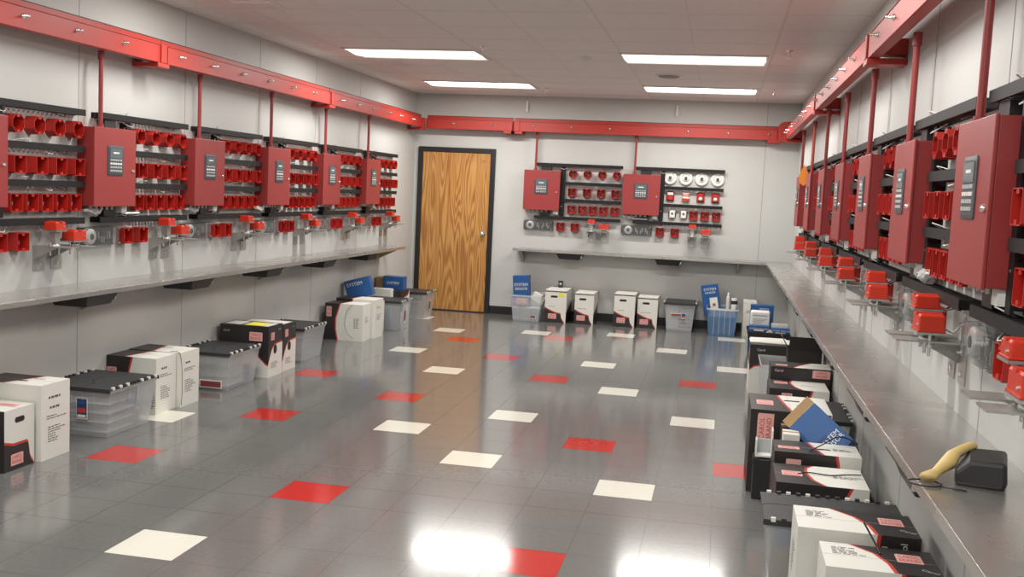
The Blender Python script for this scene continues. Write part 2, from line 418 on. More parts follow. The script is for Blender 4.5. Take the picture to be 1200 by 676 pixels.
# fire alarm control panel, origin at its left edge on the wall, z absolute
p = P('control_panel'); W = .445; z0, z1 = 1.338, 1.826; D = .12
m = MB(); m.box(0, W, -D+.012, 0, z0+.004, z1-.004, RED); m.build('cabinet', p, bevel=.003)
m = MB(); m.box(-.003, W+.003, -D, -D+.012, z0, z1, RED); dr = m.build('door', p, bevel=.003)
m = MB(); m.rbox(-.083, .083, -.093, .093, 0, .006, BEZ, .012)
m.v = [Vector((v.x+.217, -D-v.z, v.y+1.625)) for v in m.v]; k = m.build('keypad', p)
m = MB(); m.box(.152, .282, -D-.0085, -D-.006, 1.64, 1.70, GLASSD)
for r_ in range(4):
    for c_ in range(5): m.box(.155+c_*.026, .174+c_*.026, -D-.0085, -D-.006, 1.622-r_*.022, 1.634-r_*.022, KEYS if r_ != 1 else WHT)
m.box(.185, .249, -D-.0088, -D-.0085, 1.668, 1.678, WHT)
m.build('display', k)
m = MB(); m.lathe((W-.035, -D, 1.565), (0,-1,0), [(.011,0),(.011,.006),(.008,.012)], CHROME, 12); m.build('lock', dr)
for q in range(5):
    m = MB(); m.cyl((.06+q*.055, -.055, z0+.004), (.06+q*.055, -.055, z0-.022), .011, WHT, 10); m.build('bushing', p)
m = MB(); m.box(W-.075, W-.015, -.07, -.02, z0-.045, z0+.004, WHT); m.build('bushing_block', p)
m = MB(); m.box(.20, .32, -.055, -.0005, z1-.004, 1.876, BLK); m.build('upper_cable_entry', p)
m = MB(); m.box(.20, .32, -.055, -.0005, 1.274, z0+.004, BLK); m.build('lower_cable_entry', p)


def duct_geo(L, h=.034, d=.072, lid=True):
    m = MB(); a = h/2
    m.box(0, L, -.004, 0, -a, a, DUCT); m.box(0, L, -d, -d+.004, -a-.002, a+.002, DUCT)
    m.box(0, L, -d+.004, -d+.011, a-.002, a+.002, DUCT); m.box(0, L, -d+.004, -d+.011, -a-.002, -a+.002, DUCT)
    return m
def fingers_geo(L, h=.034, d=.072, pitch=.038, w=.017):
    m = MB(); a = h/2; n = int(L/pitch)
    for k in range(n):
        x = (k+.5)*L/n
        m.box(x-w/2, x+w/2, -d+.004, -.004, a-.002, a, DUCT); m.box(x-w/2, x+w/2, -d+.004, -.004, -a, -a+.002, DUCT)
    return m
def wires_geo(L, n, seed, p, z=0):
    rr = random.Random(seed)
    for k in range(n):
        m = MB()
        x = rr.uniform(.05, L-.15); w_ = rr.uniform(.06, .16); s_ = rr.choice((-1, 1)) if z == 0 else z; h = rr.uniform(.02, .045)
        m.tube([(x + w_*i/6, -.02-.05*math.sin(PI*i/6), s_*(.015+h*math.sin(PI*i/6))) for i in range(7)], .0022, WIREB if rr.random() < .6 else WIREW, 5)
        m.build('loose_wire', p)
for nm, L in (('top', 1.06), ('mid', .70), ('low', 1.065)):
    p = P('duct_'+nm)
    g = duct_geo(L); g2 = fingers_geo(L); g.add(g2.v, g2.f, DUCT); g.build('duct_channel', p); wires_geo(L, 3, len(nm)+int(L*10), p)
    protos['duct_'+nm][0].name = 'wire_duct'
p = P('duct_vert'); L = .60
for g in (duct_geo(L, .048, .052),):
    g2 = fingers_geo(L, .048, .052); g.add(g2.v, g2.f, DUCT)
    g.v = [Vector((v.z, v.y, v.x)) for v in g.v]; g.f = [f[::-1] for f in g.f]; g.build('duct_channel', p)
m = MB(); m.cyl((0,-.0525,.12), (0,-.054,.12), .005, CHROME, 8); m.build('cover_clip', p)

def open_box(name, poly, depth, seed, wall_t=.004):
    # poly: outline in (x,z); open red device box, opening towards the room
    p = P(name); m = MB(); n = len(poly); cx = sum(a[0] for a in poly)/n; cz = sum(a[1] for a in poly)/n
    inn = [(cx+(a-cx)*.93, cz+(c-cz)*.93) for a, c in poly]
    O0 = [(a, 0, c) for a, c in poly]; O1 = [(a, -depth, c) for a, c in poly]
    I1 = [(a, -depth, c) for a, c in inn]; I0 = [(a, -.004, c) for a, c in inn]
    vs = O0+O1+I1+I0; fs = [tuple(range(n)), tuple(range(3*n, 4*n))]
    for L_ in range(3):
        for k in range(n): fs.append((L_*n+k, L_*n+(k+1) % n, (L_+1)*n+(k+1) % n, (L_+1)*n+k))
    m.add(vs, fs, REDD)
    for s_ in (-1, 1): m.box(-.012, .012, -depth, -depth+.003, s_*.040-.006, s_*.040+.006, REDD)
    m.build('back_box', p)
    rr = random.Random(seed); m = MB()
    m.tube([(-.02,-.004,.02),(-.015,-.02,.01),(.002,-.030,.0),(.010,-.024,-.02)], .002, WIREW, 5)
    m.tube([(.015,-.004,.03),(.005,-.025,.015),(-.010,-.035,-.005),(-.01,-.03,-.022)], .0025, WIREB, 5)
    m.build('wire', p)
    m = MB(); m.cyl((-.020,-.034,.018), (-.014,-.022,.008), .005, YEL, 8, .003); m.build('wire_nut', p)
    return p
oc = [(.050*math.cos(math.radians(22.5+45*k))/math.cos(math.radians(22.5)), .050*math.sin(math.radians(22.5+45*k))/math.cos(math.radians(22.5))) for k in range(8)]
open_box('oct_box', oc, .072, 1); protos['oct_box'][0].name = 'octagonal_box'
sq = lambda h: [(-h+.006,-h),(h-.006,-h),(h,-h+.006),(h,h-.006),(h-.006,h),(-h+.006,h),(-h,h-.006),(-h,-h+.006)]
open_box('sq_box', sq(.050), .085, 2); protos['sq_box'][0].name = 'square_box'
open_box('sq_box2', sq(.051), .062, 3); protos['sq_box2'][0].name = 'square_box'

# duct smoke detector with clear cover (origin at left bottom-centre)
p = P('detector')
m = MB(); m.box(.0, .37, -.012, 0, -.055, .055, PCB)
for k in range(10):
    m.box(.15+k*.02, .163+k*.02, -.026-.01*(k % 3), -.012, -.04+.02*(k % 2), .0+.03*(k % 2), STEEL2 if k % 3 else BLK)
m.build('circuit_board', p)
m = MB(); m.lathe((.085,-.012,0), (0,-1,0), [(.050,0),(.050,.030),(.045,.037),(.02,.0385)], WHT); hd = m.build('sensor_head', p)
m = MB(); m.lathe((.085,-.0505,0), (0,-1,0), [(.020,0),(.018,.004)], BEZ); m.build('sensor_cap', hd)
m = MB(); m.rbox(-.005, .375, -.06, .06, 0, .062, CLEARD, .012, .04); m.f = m.f[1:]; m.m = m.m[1:]; m.sm = m.sm[1:]
m.v = [Vector((v.x, -v.z-.001, v.y)) for v in m.v]; m.build('clear_cover', p)
m = MB()
for x in (.012, .358):
    for z in (-.045, .045): m.cyl((x,-.062,z), (x,-.070,z), .005, CHROME, 8)
m.build('cover_screws', p)
protos['detector'][0].name = 'duct_detector'

def flow(name, cw, ch, cz, d0, d1):
    p = P(name)
    m = MB(); m.box(-.05, .05, -.005, 0, .965, 1.112, STEEL2); m.box(-.05, .05, -.23, -.005, 1.106, 1.112, STEEL2)
    for s_ in (-1,):
        m.prism([(-.005, 1.106), (-.16, 1.106), (-.005, 1.03)], 0, s_*.05, s_*.05+.003, STEEL2)
    m.cyl((0,-.005,1.0), (0,-.010,1.0), .008, CHROME, 8)
    m.build('wall_bracket', p)
    m = MB(); yc = -(d0+d1)/2
    m.box(-cw/2-.004, cw/2+.004, -d1-.004, -d0+.006, cz-ch/2-.012, cz-ch/2-.004, STEEL2)
    m.prism([(-cw*.3, cz-ch/2-.012), (cw*.3, cz-ch/2-.012), (.018, 1.120), (-.018, 1.120)], 1, yc-.018, yc+.018, STEEL2)
    m.lathe((0,yc,1.112), (0,0,1), [(.030,0),(.030,.008),(.020,.012),(.016,.03)], STEEL2, 14)
    m.build('saddle_base', p)
    m = MB()
    m.rbox(-cw/2, cw/2, -d1, -d0, cz-ch/2, cz+ch/2, REDO, .006, .02)
    m.box(-cw/2-.002, cw/2+.002, -d1-.002, -d0+.002, cz-ch/2-.003, cz-ch/2+.003, REDO)
    m.box(-cw*.12, cw*.12, -d1-.003, -d0, cz+ch/2-.004, cz+ch/2+.003, REDO)
    cv = m.build('cover', p, bevel=.0015)
    m = MB(); m.cyl((cw*.32, -d1+.001, cz-ch*.15), (cw*.32, -d1-.006, cz-ch*.15), .005, CHROME, 8); m.build('cover_screw', cv)
    for s_ in (-1, 1):
        m = MB(); m.cyl((s_*.038, yc, 1.135), (s_*.038, yc, 1.060), .0055, CHROME, 8); m.cyl((s_*.038, yc, 1.098), (s_*.038, yc, 1.088), .011, CHROME, 6)
        m.build('clamp_bolt', p)
    m = MB(); m.tube([(-.03,-d0,cz-.02),(-.05,-.03,cz-.04),(-.03,-.012,cz-.01),(0,-.006,cz+.03)], .004, WIREW, 6); m.build('lead_wire', p)
flow('tamper', .090, .044, 1.232, .065, .150); flow('flow', .122, .056, 1.174, .080, .165)
protos['tamper'][0].name = 'valve_switch'; protos['flow'][0].name = 'flow_switch'

p = P('conduit'); pd = .085
m = MB(); m.cyl((0,-pd,1.83), (0,-pd,2.29), .0135, RED, 14); m.build('pipe', p)
m = MB(); m.cyl((0,-pd,2.235), (0,-pd,2.290), .019, RED, 14); m.build('coupling', p)
m = MB(); m.cyl((0,-pd,1.8265), (0,-pd,1.845), .020, RED, 14); m.build('coupling', p)

p = P('bag')
rr = random.Random(5); m = MB(); g = []
NU, NV = 14, 10
for i in range(NU+1):
    for j in range(NV):
        a = 2*PI*j/NV; t_ = i/NU; r_ = .035*math.sin(PI*min(1, max(.0, t_))**.8)+.004
        r_ *= rr.uniform(.6, 1.25)
        g.append((-.12+.24*t_+rr.uniform(-.006,.006), -.045+r_*math.cos(a), .025+.7*r_*math.sin(a) + .01*math.sin(t_*9)))
m.add(g, [(i*NV+j, i*NV+(j+1) % NV, (i+1)*NV+(j+1) % NV, (i+1)*NV+j) for i in range(NU) for j in range(NV)], BAG)
mn = min(v.z for v in m.v); mx = max(v.z for v in m.v); m.v = [Vector((v.x*.75, v.y*1.1, (v.z-mn)*.058/(mx-mn))) for v in m.v]
m.build('crumpled_film', p); protos['bag'][0].name = 'plastic_bag'

# specials of the right-hand back station
p = P('round_horn')
m = MB(); m.lathe((0,0,0), (0,-1,0), [(.081,0),(.081,.022),(.077,.030),(.050,.031),(.048,.024),(.036,.024),(.034,.040),(.028,.042)], WHT, 32); m.build('ring_base', p)
m = MB(); m.rbox(-.016,.016,-.020,.020,0,.006,BEZ,.004); m.v = [Vector((v.x,-.042-v.z,v.y)) for v in m.v]; m.build('centre_grille', p)
protos['round_horn'][0].name = 'round_sounder'
def strobe(name, body, lens, kind):
    p = P(name)
    m = MB(); m.rbox(-.048,.048,-.058,.058,0,.040,body,.012,.04); m.v = [Vector((v.x,-v.z,v.y)) for v in m.v]; m.build('housing', p)
    if kind == 0:
        m = MB(); m.lathe((0,-.040,-.018), (0,-1,0), [(.024,0),(.022,.012),(.010,.020)], lens, 16); m.build('lens', p)
        m = MB()
        for k in range(3): m.box(-.028,.028,-.042,-.038,.022+k*.010,.026+k*.010,STKR)
        m.build('grille', p)
    elif kind == 1:
        m = MB(); m.box(-.034,.034,-.050,-.040,.015,.045,lens); m.build('lens', p)
        m = MB(); m.lathe((0,-.040,-.022), (0,-1,0), [(.026,0),(.022,.006)], STKR, 16); m.build('grille', p)
    else:
        m = MB(); m.box(-.046,.046,-.046,-.040,.008,.040,REDO); m.box(-.046,.046,-.046,-.040,-.045,-.018,REDO); m.build('pull_bar', p)
        m = MB(); m.box(-.030,.030,-.0466,-.0460,.018,.030,WHT); m.build('white_band', p)
strobe('strobe_a', REDD, WHT, 0); strobe('strobe_b', REDD, WHT, 1); strobe('pull_station', WHT, WHT, 2)
protos['strobe_a'][0].name = protos['strobe_b'][0].name = 'horn_strobe'
p = P('white_module'); m = MB(); m.rbox(-.036,.036,-.050,.050,0,.045,WHT,.010,.05); m.v = [Vector((v.x,-v.z,v.y)) for v in m.v]; m.build('housing', p)
m = MB(); m.box(-.044,-.037,-.03,0,-.03,.035,BLK); m.box(.037,.044,-.03,0,-.03,.035,BLK); m.build('side_clip', p)
m = MB(); m.lathe((0,-.045,.008), (0,-1,0), [(.014,0),(.012,.004)], BEZ, 14); m.build('sensor_eye', p)
protos['white_module'][0].name = 'white_sensor'

# place one copy of a prototype on a wall
NS = {}
def put(pn, side, o0, u, z, label, cat, group):
    root, used = protos[pn]
    o = root if not used else dup(root); protos[pn][1] = True
    o['label'] = label; o['category'] = cat
    if group: o['group'] = group
    n = len(label.split()); assert 4 <= n <= 16, (n, label)
    if side == 'L': o.location = (XL, o0+u, z); o.rotation_euler = (0,0,PI/2)
    elif side == 'R': o.location = (XR, o0-u, z); o.rotation_euler = (0,0,-PI/2)
    else: o.location = (o0+u, YB, z); o.rotation_euler = (0,0,0)
    return o
WN = {'L': 'left wall', 'R': 'right wall', 'B': 'back wall'}
SKIP = set()
def station(side, o0, idx, who, special=False):
    """who: words that single out the panel of this station"""
    w = WN[side]; at = 'by %s panel' % who
    def pt(key, *a):
        if (side, idx, key) not in SKIP: put(*a)
    pt('panel', 'control_panel', side, o0, 0, 0, 'red metal control panel with dark keypad window, %s' % who, 'control panel', 'red control panels')
    pt('pipe', 'conduit', side, o0, .11 if side != 'B' else .13, 0, 'red vertical conduit down to %s panel' % who, 'conduit', 'red conduits')
    G = 'black slotted wire ducts'
    pt('d0', 'duct_top', side, o0, .14, 1.90, 'topmost black wire duct %s' % at, 'wire duct', G)
    pt('d1', 'duct_mid', side, o0, .495, 1.68, 'black wire duct under the top row %s' % at, 'wire duct', G)
    pt('d2', 'duct_mid', side, o0, .495, 1.47, 'black wire duct under the middle row %s' % at, 'wire duct', G)
    pt('d3', 'duct_low', side, o0, .135, 1.252, 'lowest long black wire duct %s' % at, 'wire duct', G)
    pt('dv', 'duct_vert', side, o0, .470, 1.276, 'vertical black wire duct %s' % at, 'wire duct', G)
    R = [('oct_box', .595, 'a'), ('oct_box', .775, 'a'), ('oct_box', .955, 'a'), ('oct_box', 1.135, 'a')]
    for k, u in enumerate((.595, .775, .955, 1.135)):
        if special: pt('a%d' % k, 'round_horn', side, o0, u-.04+.008*k, 1.80, 'white round sounder, %s in top row %s' % (ORD[k], at), 'sounder', 'white round sounders')
        else: pt('a%d' % k, 'oct_box', side, o0, u, 1.795, 'red octagonal open box, %s in top row %s' % (ORD[k], at), 'device box', 'red octagonal boxes')
    for k, u in enumerate((.595, .780, .955, 1.130)):
        if special:
            pn, nm = [('strobe_b', 'red horn strobe with white lens'), ('pull_station', 'red and white pull station'), ('strobe_a', 'red horn strobe with round lens'), ('strobe_a', 'red horn strobe with round lens')][k]
            pt('b%d' % k, pn, side, o0, u-.025, 1.582, '%s, %s in middle row' % (nm, ORD[k]), 'alarm device', 'alarm devices')
        else: pt('b%d' % k, 'sq_box', side, o0, u, 1.572, 'red square open box, %s in middle row %s' % (ORD[k], at), 'device box', 'red square boxes')
    for k, u in enumerate((.595, .730, .860, .993, 1.128)):
        if special and k < 2: pt('c%d' % k, 'white_module', side, o0, u+.01, 1.365, 'white wall sensor, %s in the bottom row' % ORD[k], 'sensor', 'white sensors')
        else: pt('c%d' % k, 'sq_box2', side, o0, u, 1.360, 'red square open box, %s in bottom row %s' % (ORD[k], at), 'device box', 'red shallow boxes')
    pt('e0', 'detector', side, o0, .0, 1.148, 'clear covered duct detector under %s panel' % who, 'detector', 'clear duct detectors')
    pt('e1', 'sq_box2', side, o0, .47, 1.142, 'left red open box below the lowest duct %s' % at, 'device box', 'red shallow boxes')
    pt('e2', 'sq_box2', side, o0, .65, 1.142, 'right red open box below the lowest duct %s' % at, 'device box', 'red shallow boxes')
    pt('f0', 'tamper', side, o0, .86, 0, 'small red capped switch on steel bracket %s' % at, 'switch', 'red valve switches')
    pt('f1', 'flow', side, o0, 1.02, 0, 'larger red capped flow switch on steel bracket %s' % at, 'switch', 'red flow switches')

SKIP_TXT = """L:0:pipe L:0:e0 R:0:a0 R:0:a1 R:0:a2 R:0:a3 R:0:b1 R:0:b2 R:0:b3 R:0:c1 R:0:c2 R:0:c3 R:0:c4 R:0:e2"""
for ln in SKIP_TXT.split():
    a_ = ln.split(':')
    if len(a_) == 3: SKIP.add((a_[0], int(a_[1]), a_[2]))
LW = ["left wall's nearest", "left wall's second nearest", "left wall's third nearest", "left wall's fourth nearest", "left wall's fifth nearest", "left wall's farthest"]
for i in range(6): station('L', -.79+1.22*i, i, LW[i])
station('B', -1.85, 0, "back wall's left"); station('B', -.630, 1, "back wall's right", special=True)
RW = ["right wall's nearest", "right wall's second nearest", "right wall's third nearest", "right wall's fourth nearest", "right wall's fifth nearest", "right wall's sixth nearest", "right wall's farthest"]
for i in range(7): station('R', -1.70+1.22*i, i, RW[i])
for side, o0, u, lb in (('L', .43, .095, "crumpled clear plastic bag under the left wall's second nearest panel"), ('L', 1.65, .095, "crumpled clear plastic bag under the left wall's third nearest panel"),
                        ('L', 2.87, -.02, "crumpled clear plastic bag under the left wall's fourth nearest panel"), ('R', -.48, .56, "crumpled clear plastic bag by right wall's second nearest panel"),
                        ('B', -.630, .095, "small clear plastic bag under the back wall's right panel"), ('R', 3.18, .095, "small clear plastic bag near right wall's fifth nearest panel")):
    put('bag', side, o0, u, 1.2715, lb, 'bag', 'plastic bags')

# orange tag on pipe
t = thing('orange_tag', "orange paper tag hanging between right wall's two farthest conduits", 'tag', (XR-.105, 4.90, 1.83))
m = MB(); m.prism([(0,.10),(.02,.06),(.045,0),(.04,-.07),(.0,-.10),(-.04,-.07),(-.045,0),(-.02,.06)], 1, -.002, 0, ORNG); m.build('paper', t)
m = MB(); m.tube([(0,0,.10),(.0,.01,.13),(.01,.02,.16)], .0015, WIREW, 5); m.build('string', t)
# silver tube lying on the ducts of the second left panel
o = MB(); o.cyl((XL+.05, .86, 1.2875), (XL+.05, 1.02, 1.2875), .012, CHROME, 12)
tag(o.build('metal_tube'), "short bright metal tube on duct under left wall's second nearest panel", 'tube')
o = MB(); o.cyl((-.52, YB-.05, 1.2875), (-.32, YB-.05, 1.2875), .012, CHROME, 12)
tag(o.build('metal_tube'), "short bright metal tube on duct under back wall's right panel", 'tube')

# ------------------------------------------------------------------ steel shelves
ZS = .862; TH = .032
def shelf(label, x0, x1, y0, y1, edge, braces):
    t = thing('steel_shelf', label, 'shelf', ((x0+x1)/2, (y0+y1)/2, ZS-TH)); a, c = (x1-x0)/2, (y1-y0)/2
    m = MB(); m.box(-a, a, -c, c, TH-.004, TH, STEEL)
    if edge == '+x': m.box(a-.004, a, -c, c, 0, TH-.004, STEEL); m.box(a-.02, a-.004, -c, c, 0, .003, STEEL)
    if edge == '-x': m.box(-a, -a+.004, -c, c, 0, TH-.004, STEEL); m.box(-a+.004, -a+.02, -c, c, 0, .003, STEEL)
    if edge == '-y': m.box(-a, a, -c, -c+.004, 0, TH-.004, STEEL); m.box(-a, a, -c+.004, -c+.02, 0, .003, STEEL)
    m.build('worktop', t, bevel=.001)
    m = MB(); m.box(-a+.02, a-.03, -c+.03, c-.0, .004, TH-.0045, SEAM) if edge == '-y' else m.box(-a+.022, a-.022, -c+.02, c-.02, .004, TH-.0045, SEAM)
    m.build('core_board', t)
    for b_ in braces:
        m = MB()
        if edge == '-y': m.prism([(c, 0), (-c+.06, 0), (-c+.06, -.015), (c, -.14)], 0, b_-.012, b_+.012, STEEL2)
        elif edge == '+x': m.prism([(-a, 0), (a-.06, 0), (a-.06, -.015), (-a, -.14)], 1, b_-.012, b_+.012, BRASS)
        else: m.prism([(a, 0), (-a+.06, 0), (-a+.06, -.015), (a, -.14)], 1, b_-.012, b_+.012, STEEL2)
        m.build('shelf_brace', t)
    return t
shelf('brushed steel wall shelf running along the left wall', XL, -2.985, -4.2, 6.16, '+x', [5.0, 2.0, -.5])
shelf('brushed steel wall shelf along the back wall right of door', -1.92, 1.10, 7.11, YB, '-y', [-1.42, 1.2])
shelf('wide brushed steel shelf running along the right wall', 1.10, XR, -4.6, YB, '-x', [5.7, 3.0, .2])

def bin_(label, side, c):
    t = thing('under_shelf_bin', label, 'bin', group='black bins under the shelves')
    if side == 'L': t.location = (XL+.15, c, ZS-TH); t.rotation_euler = (0,0,PI/2)
    elif side == 'R': t.location = (XR-.158, c, ZS-TH); t.rotation_euler = (0,0,-PI/2)
    else: t.location = (c, YB-.15, ZS-TH)
    m = MB()
    m.box(-.16, .16, -.135, .135, -.075, -.006, BLK, tx=.035, ty=.03); m.build('tray', t, bevel=.006)
    m = MB(); m.box(-.175, .175, -.145, .145, -.008, -.0005, BLK); m.build('flange', t, bevel=.002)
    m = MB(); m.box(.14, .155, -.12, -.10, -.05, -.01, CHROME); m.build('latch', t)
for k in range(5): bin_('black tapered bin under the left shelf, %s from the camera end' % ORD[k], 'L', .28+1.22*k)
for k, x in enumerate((-1.22, -.03)): bin_('black tapered bin under the back shelf, %s one' % ('left', 'right')[k], 'B', x)
for k, y in enumerate((-2.12, -1.12, .1, 1.32, 2.54, 3.76)):
    bin_('black tapered bin under the right shelf, %s from the camera end' % ORD[k], 'R', y)

# ------------------------------------------------------------------ cartons
AX = {'x': 0, 'y': 1, 'z': 2}
def face_frame(face, d):
    """centre, u (reading direction), v (up), n of a face for a box centred on origin in xy, base z=0"""
    X, Y, Z = d
    return {'-y': ((0,-Y/2,Z/2),(1,0,0),(0,0,1),(0,-1,0)), '+y': ((0,Y/2,Z/2),(-1,0,0),(0,0,1),(0,1,0)),
            '+x': ((X/2,0,Z/2),(0,1,0),(0,0,1),(1,0,0)), '-x': ((-X/2,0,Z/2),(0,-1,0),(0,0,1),(-1,0,0)),
            '+z': ((0,0,Z),(1,0,0),(0,1,0),(0,0,1))}[face]
def lerp_arc(arc, t):
    for (a, b0), (c, d0) in zip(arc, arc[1:]):
        if t <= c:
            k = (t-a)/(c-a) if c > a else 0
            return b0+(d0-b0)*k
    return arc[-1][1]
ARC = [(0, .22), (.2, .25), (.4, .31), (.6, .40), (.8, .52), (1, .68)]
ARCR = [(1-t, b_) for t, b_ in ARC[::-1]]
def carton(label, x0, x1, y0, y1, h, black='+z', arcs=None, stickers=(), holes=(), prints=(), words=(), z0=0, rot=0, extra=None, name='cable_carton', cat='box', group='printed cable cartons'):
    X, Y, Z = x1-x0, y1-y0, h
    t = thing(name, label, cat, ((x0+x1)/2, (y0+y1)/2, z0), rot, group)
    m = MB(); arcs = arcs or {}
    ba = AX[black[1]]; pos = black[0] == '+'; dims = (X, Y, Z)
    lo = (-X/2, -Y/2, 0)
    for na in range(3):
        for s_ in (0, 1):
            fn = '-+'[s_]+'xyz'[na]; base = lo[na] + s_*dims[na]
            if na == ba:
                a1, a2 = [a for a in range(3) if a != na]
                q = []
                for i, j in ((0,0),(1,0),(1,1),(0,1)):
                    p_ = [0,0,0]; p_[na] = base; p_[a1] = lo[a1]+i*dims[a1]; p_[a2] = lo[a2]+j*dims[a2]; q.append(tuple(p_))
                m.quad(*q, BLKC if (s_ == 1) == pos else WHTC)
            else:
                ta = 3-na-ba; arc = arcs.get(fn, ARC); N = 20
                rs = .022/dims[ba]*.6
                for k in range(N):
                    t0_, t1_ = k/N, (k+1)/N; e0, e1 = lerp_arc(arc, t0_), lerp_arc(arc, t1_)
                    def pt(sv, tv):
                        sv = min(1, max(0, sv)); p_ = [0,0,0]; p_[na] = base; p_[ba] = lo[ba] + (1-sv if pos else sv)*dims[ba]; p_[ta] = lo[ta]+tv*dims[ta]; return tuple(p_)
                    f0 = rs if e0 > 0 else 0; f1 = rs if e1 > 0 else 0
                    if e0 > 0 or e1 > 0:
                        m.quad(pt(0,t0_), pt(e0,t0_), pt(e1,t1_), pt(0,t1_), BLKC)
                        m.quad(pt(e0,t0_), pt(e0+f0,t0_), pt(e1+f1,t1_), pt(e1,t1_), REDC)
                    if e0+f0 < 1 or e1+f1 < 1: m.quad(pt(e0+f0,t0_), pt(1,t0_), pt(1,t1_), pt(e1+f1,t1_), WHTC)
    # centre seam of the top flaps
    if X > Y: m.box(-X/2, X/2, -.0008, .0008, Z-.001, Z+.0004, SEAM)
    else: m.box(-.0008, .0008, -Y/2, Y/2, Z-.001, Z+.0004, SEAM)
    e = .0007
    for (f, cu, cv, w_, nl, *big) in prints:     # blocks of fine print
        c, u, v, n = map(Vector, face_frame(f, (X,Y,Z))); rr = random.Random(len(label)+nl)
        for k in range(nl):
            ww = w_*rr.uniform(.45, 1); x = -w_/2; hb = .006 if big else .0025
            while x < -w_/2+ww:
                g = rr.uniform(.012, .030); o = c+u*(cu+x+g/2)+v*(cv-k*.013)+n*e
                m.quad(o-u*g/2-v*hb, o+u*g/2-v*hb, o+u*g/2+v*hb, o-u*g/2+v*hb, INK); x += g+.006
    m.build('carton', t)
    for (f, cu, cv, w_, hh, *up) in stickers:
        c, u, v, n = map(Vector, face_frame(f, (X,Y,Z))); ang = up[0] if up else 0
        u2 = u*math.cos(ang)+v*math.sin(ang); v2 = v*math.cos(ang)-u*math.sin(ang)
        o = c+u*cu+v*cv+n*.0012; s = MB()
        w2, h2 = w_/2, hh/2
        P_ = [(-w2,-h2),(w2,-h2),(w2,h2*.9),(w2*.85,h2),(-w2*.85,h2),(-w2,h2*.9)]
        s.add([o+u2*a+v2*b_ for a, b_ in P_], [tuple(range(6))], PINK)
        if hh > .05 or w_ > .07:
            s.text('CAROL', o+v2*hh*.2+n*.0006, u2, v2, hh*.30, STKR, w_*.82); s.text('BRAND', o-v2*hh*.22+n*.0006, u2, v2, hh*.30, STKR, w_*.82)
        s.build('sticker', t)
    for (f, cu, cv, w_, hh) in holes:
        c, u, v, n = map(Vector, face_frame(f, (X,Y,Z))); o = c+u*cu+v*cv+n*.0010; s = MB(); pp = []
        r_ = min(w_, hh)/2
        for k in range(16):
            a = 2*PI*k/16; ex = (w_/2-r_)*(1 if math.cos(a) > 0 else -1); ey = (hh/2-r_)*(1 if math.sin(a) > 0 else -1)
            pp.append(o+u*(ex+r_*math.cos(a))+v*(ey+r_*math.sin(a)))
        s.add(pp, [tuple(range(16))], BLKF); s.build('hand_hole', t)
    for (f, tx, cu, cv, hh, mt, *up) in words:
        c, u, v, n = map(Vector, face_frame(f, (X,Y,Z))); ang = up[0] if up else 0
        u2 = u*math.cos(ang)+v*math.sin(ang); v2 = v*math.cos(ang)-u*math.sin(ang)
        s = MB(); s.text(tx, c+u*cu+v*cv+n*.0012, u2, v2, hh, mt); s.build('lettering', t)
    return t

G90 = PI/2
FULLB = [(0, 1.0), (1, 1.0)]
# --- left row (along the left wall), labels by look and neighbours
A_L = {'-y': [(0,.30),(.3,.33),(.6,.40),(1,.60)], '+x': [(0,0),(1,0)], '+z': ARC}
carton('black-bottomed white carton at the left picture edge, lower than its neighbour', -3.29, -2.925, -.705, -.472, .320, '-z',
       {'+x': [(0,.46),(.3,.40),(.75,.40),(.8,.36),(.86,.1),(1,0)], '-y': FULLB, '+z': FULLB},
       stickers=[('+x', -.02, -.105, .095, .060), ('+z', .09, .03, .12, .06)], holes=[('+x', .0, .10, .075, .030)], words=[('-y', 'CAROL', .06, .06, .035, WHTC)])
carton('tall plain white carton standing at the left picture edge', XL+.004, -2.897, -.456, -.212, .41, '-x',
       {'-y': [(0,.42),(.5,.30),(1,.18)], '+z': [(0,.40),(.4,.48),(1,.62)]},
       holes=[('+z', .02, -.03, .07, .022)], prints=[('+x', 0, .13, .12, 1, 1), ('+x', 0, .075, .10, 1, 1), ('+x', 0, .03, .15, 2), ('+x', 0, -.03, .13, 7), ('-y', .12, .0, .02, 14), ('+z', .1, .05, .12, 2)],
       )
carton('white carton with dark printed end, touching its twin, nearer one', XL+.004, -2.945, .755, 1.003, .368, '-x',
       {'-y': [(0,.30),(.5,.36),(1,.50)], '+z': [(0,.35),(.5,.40),(1,.45)]},
       stickers=[('-y', -.14, .08, .07, .06)], prints=[('+x', 0, .11, .12, 1, 1), ('+x', 0, .07, .15, 2), ('+x', 0, -.01, .13, 7), ('-y', .15, .0, .02, 12), ('+z', -.03, .05, .15, 3)])
carton('white carton with dark printed end, touching its twin, farther one', XL+.004, -2.915, 1.010, 1.256, .372, '-x',
       {'-y': [(0,.30),(1,.50)], '+z': [(0,.45),(.5,.40),(1,.35)]},
       prints=[('+x', 0, .11, .12, 1, 1), ('+x', 0, .07, .15, 2), ('+x', 0, -.01, .13, 7), ('+z', -.03, .05, .15, 3)])
L5A = {'-y': [(0,.36),(.58,.36),(.72,.50),(.95,.72),(1,.74)], '+x': [(0,.74),(.12,.58),(.25,.44),(.4,.37),(.6,.34),(1,.33)], '+z': FULLB}
c5 = carton('black-topped carton with pink stickers and yellow top label, left side', -3.26, -2.847, 2.222, 2.485, .405, '+z', L5A,
       stickers=[('-y', .10, .12, .11, .07), ('+x', -.055, .12, .065, .06)], holes=[('+x', -.005, .012, .062, .075)],
       prints=[('+x', -.02, -.09, .12, 4), ('-y', .03, -.15, .10, 1)], words=[('-y', 'Carol', -.15, .155, .016, WHTC), ('+x', 'Carol', .07, .165, .012, WHTC)])
m = MB(); m.box(-.02, .14, -.10, .08, .4055, .4062, YELS); m.build('yellow_label', c5)
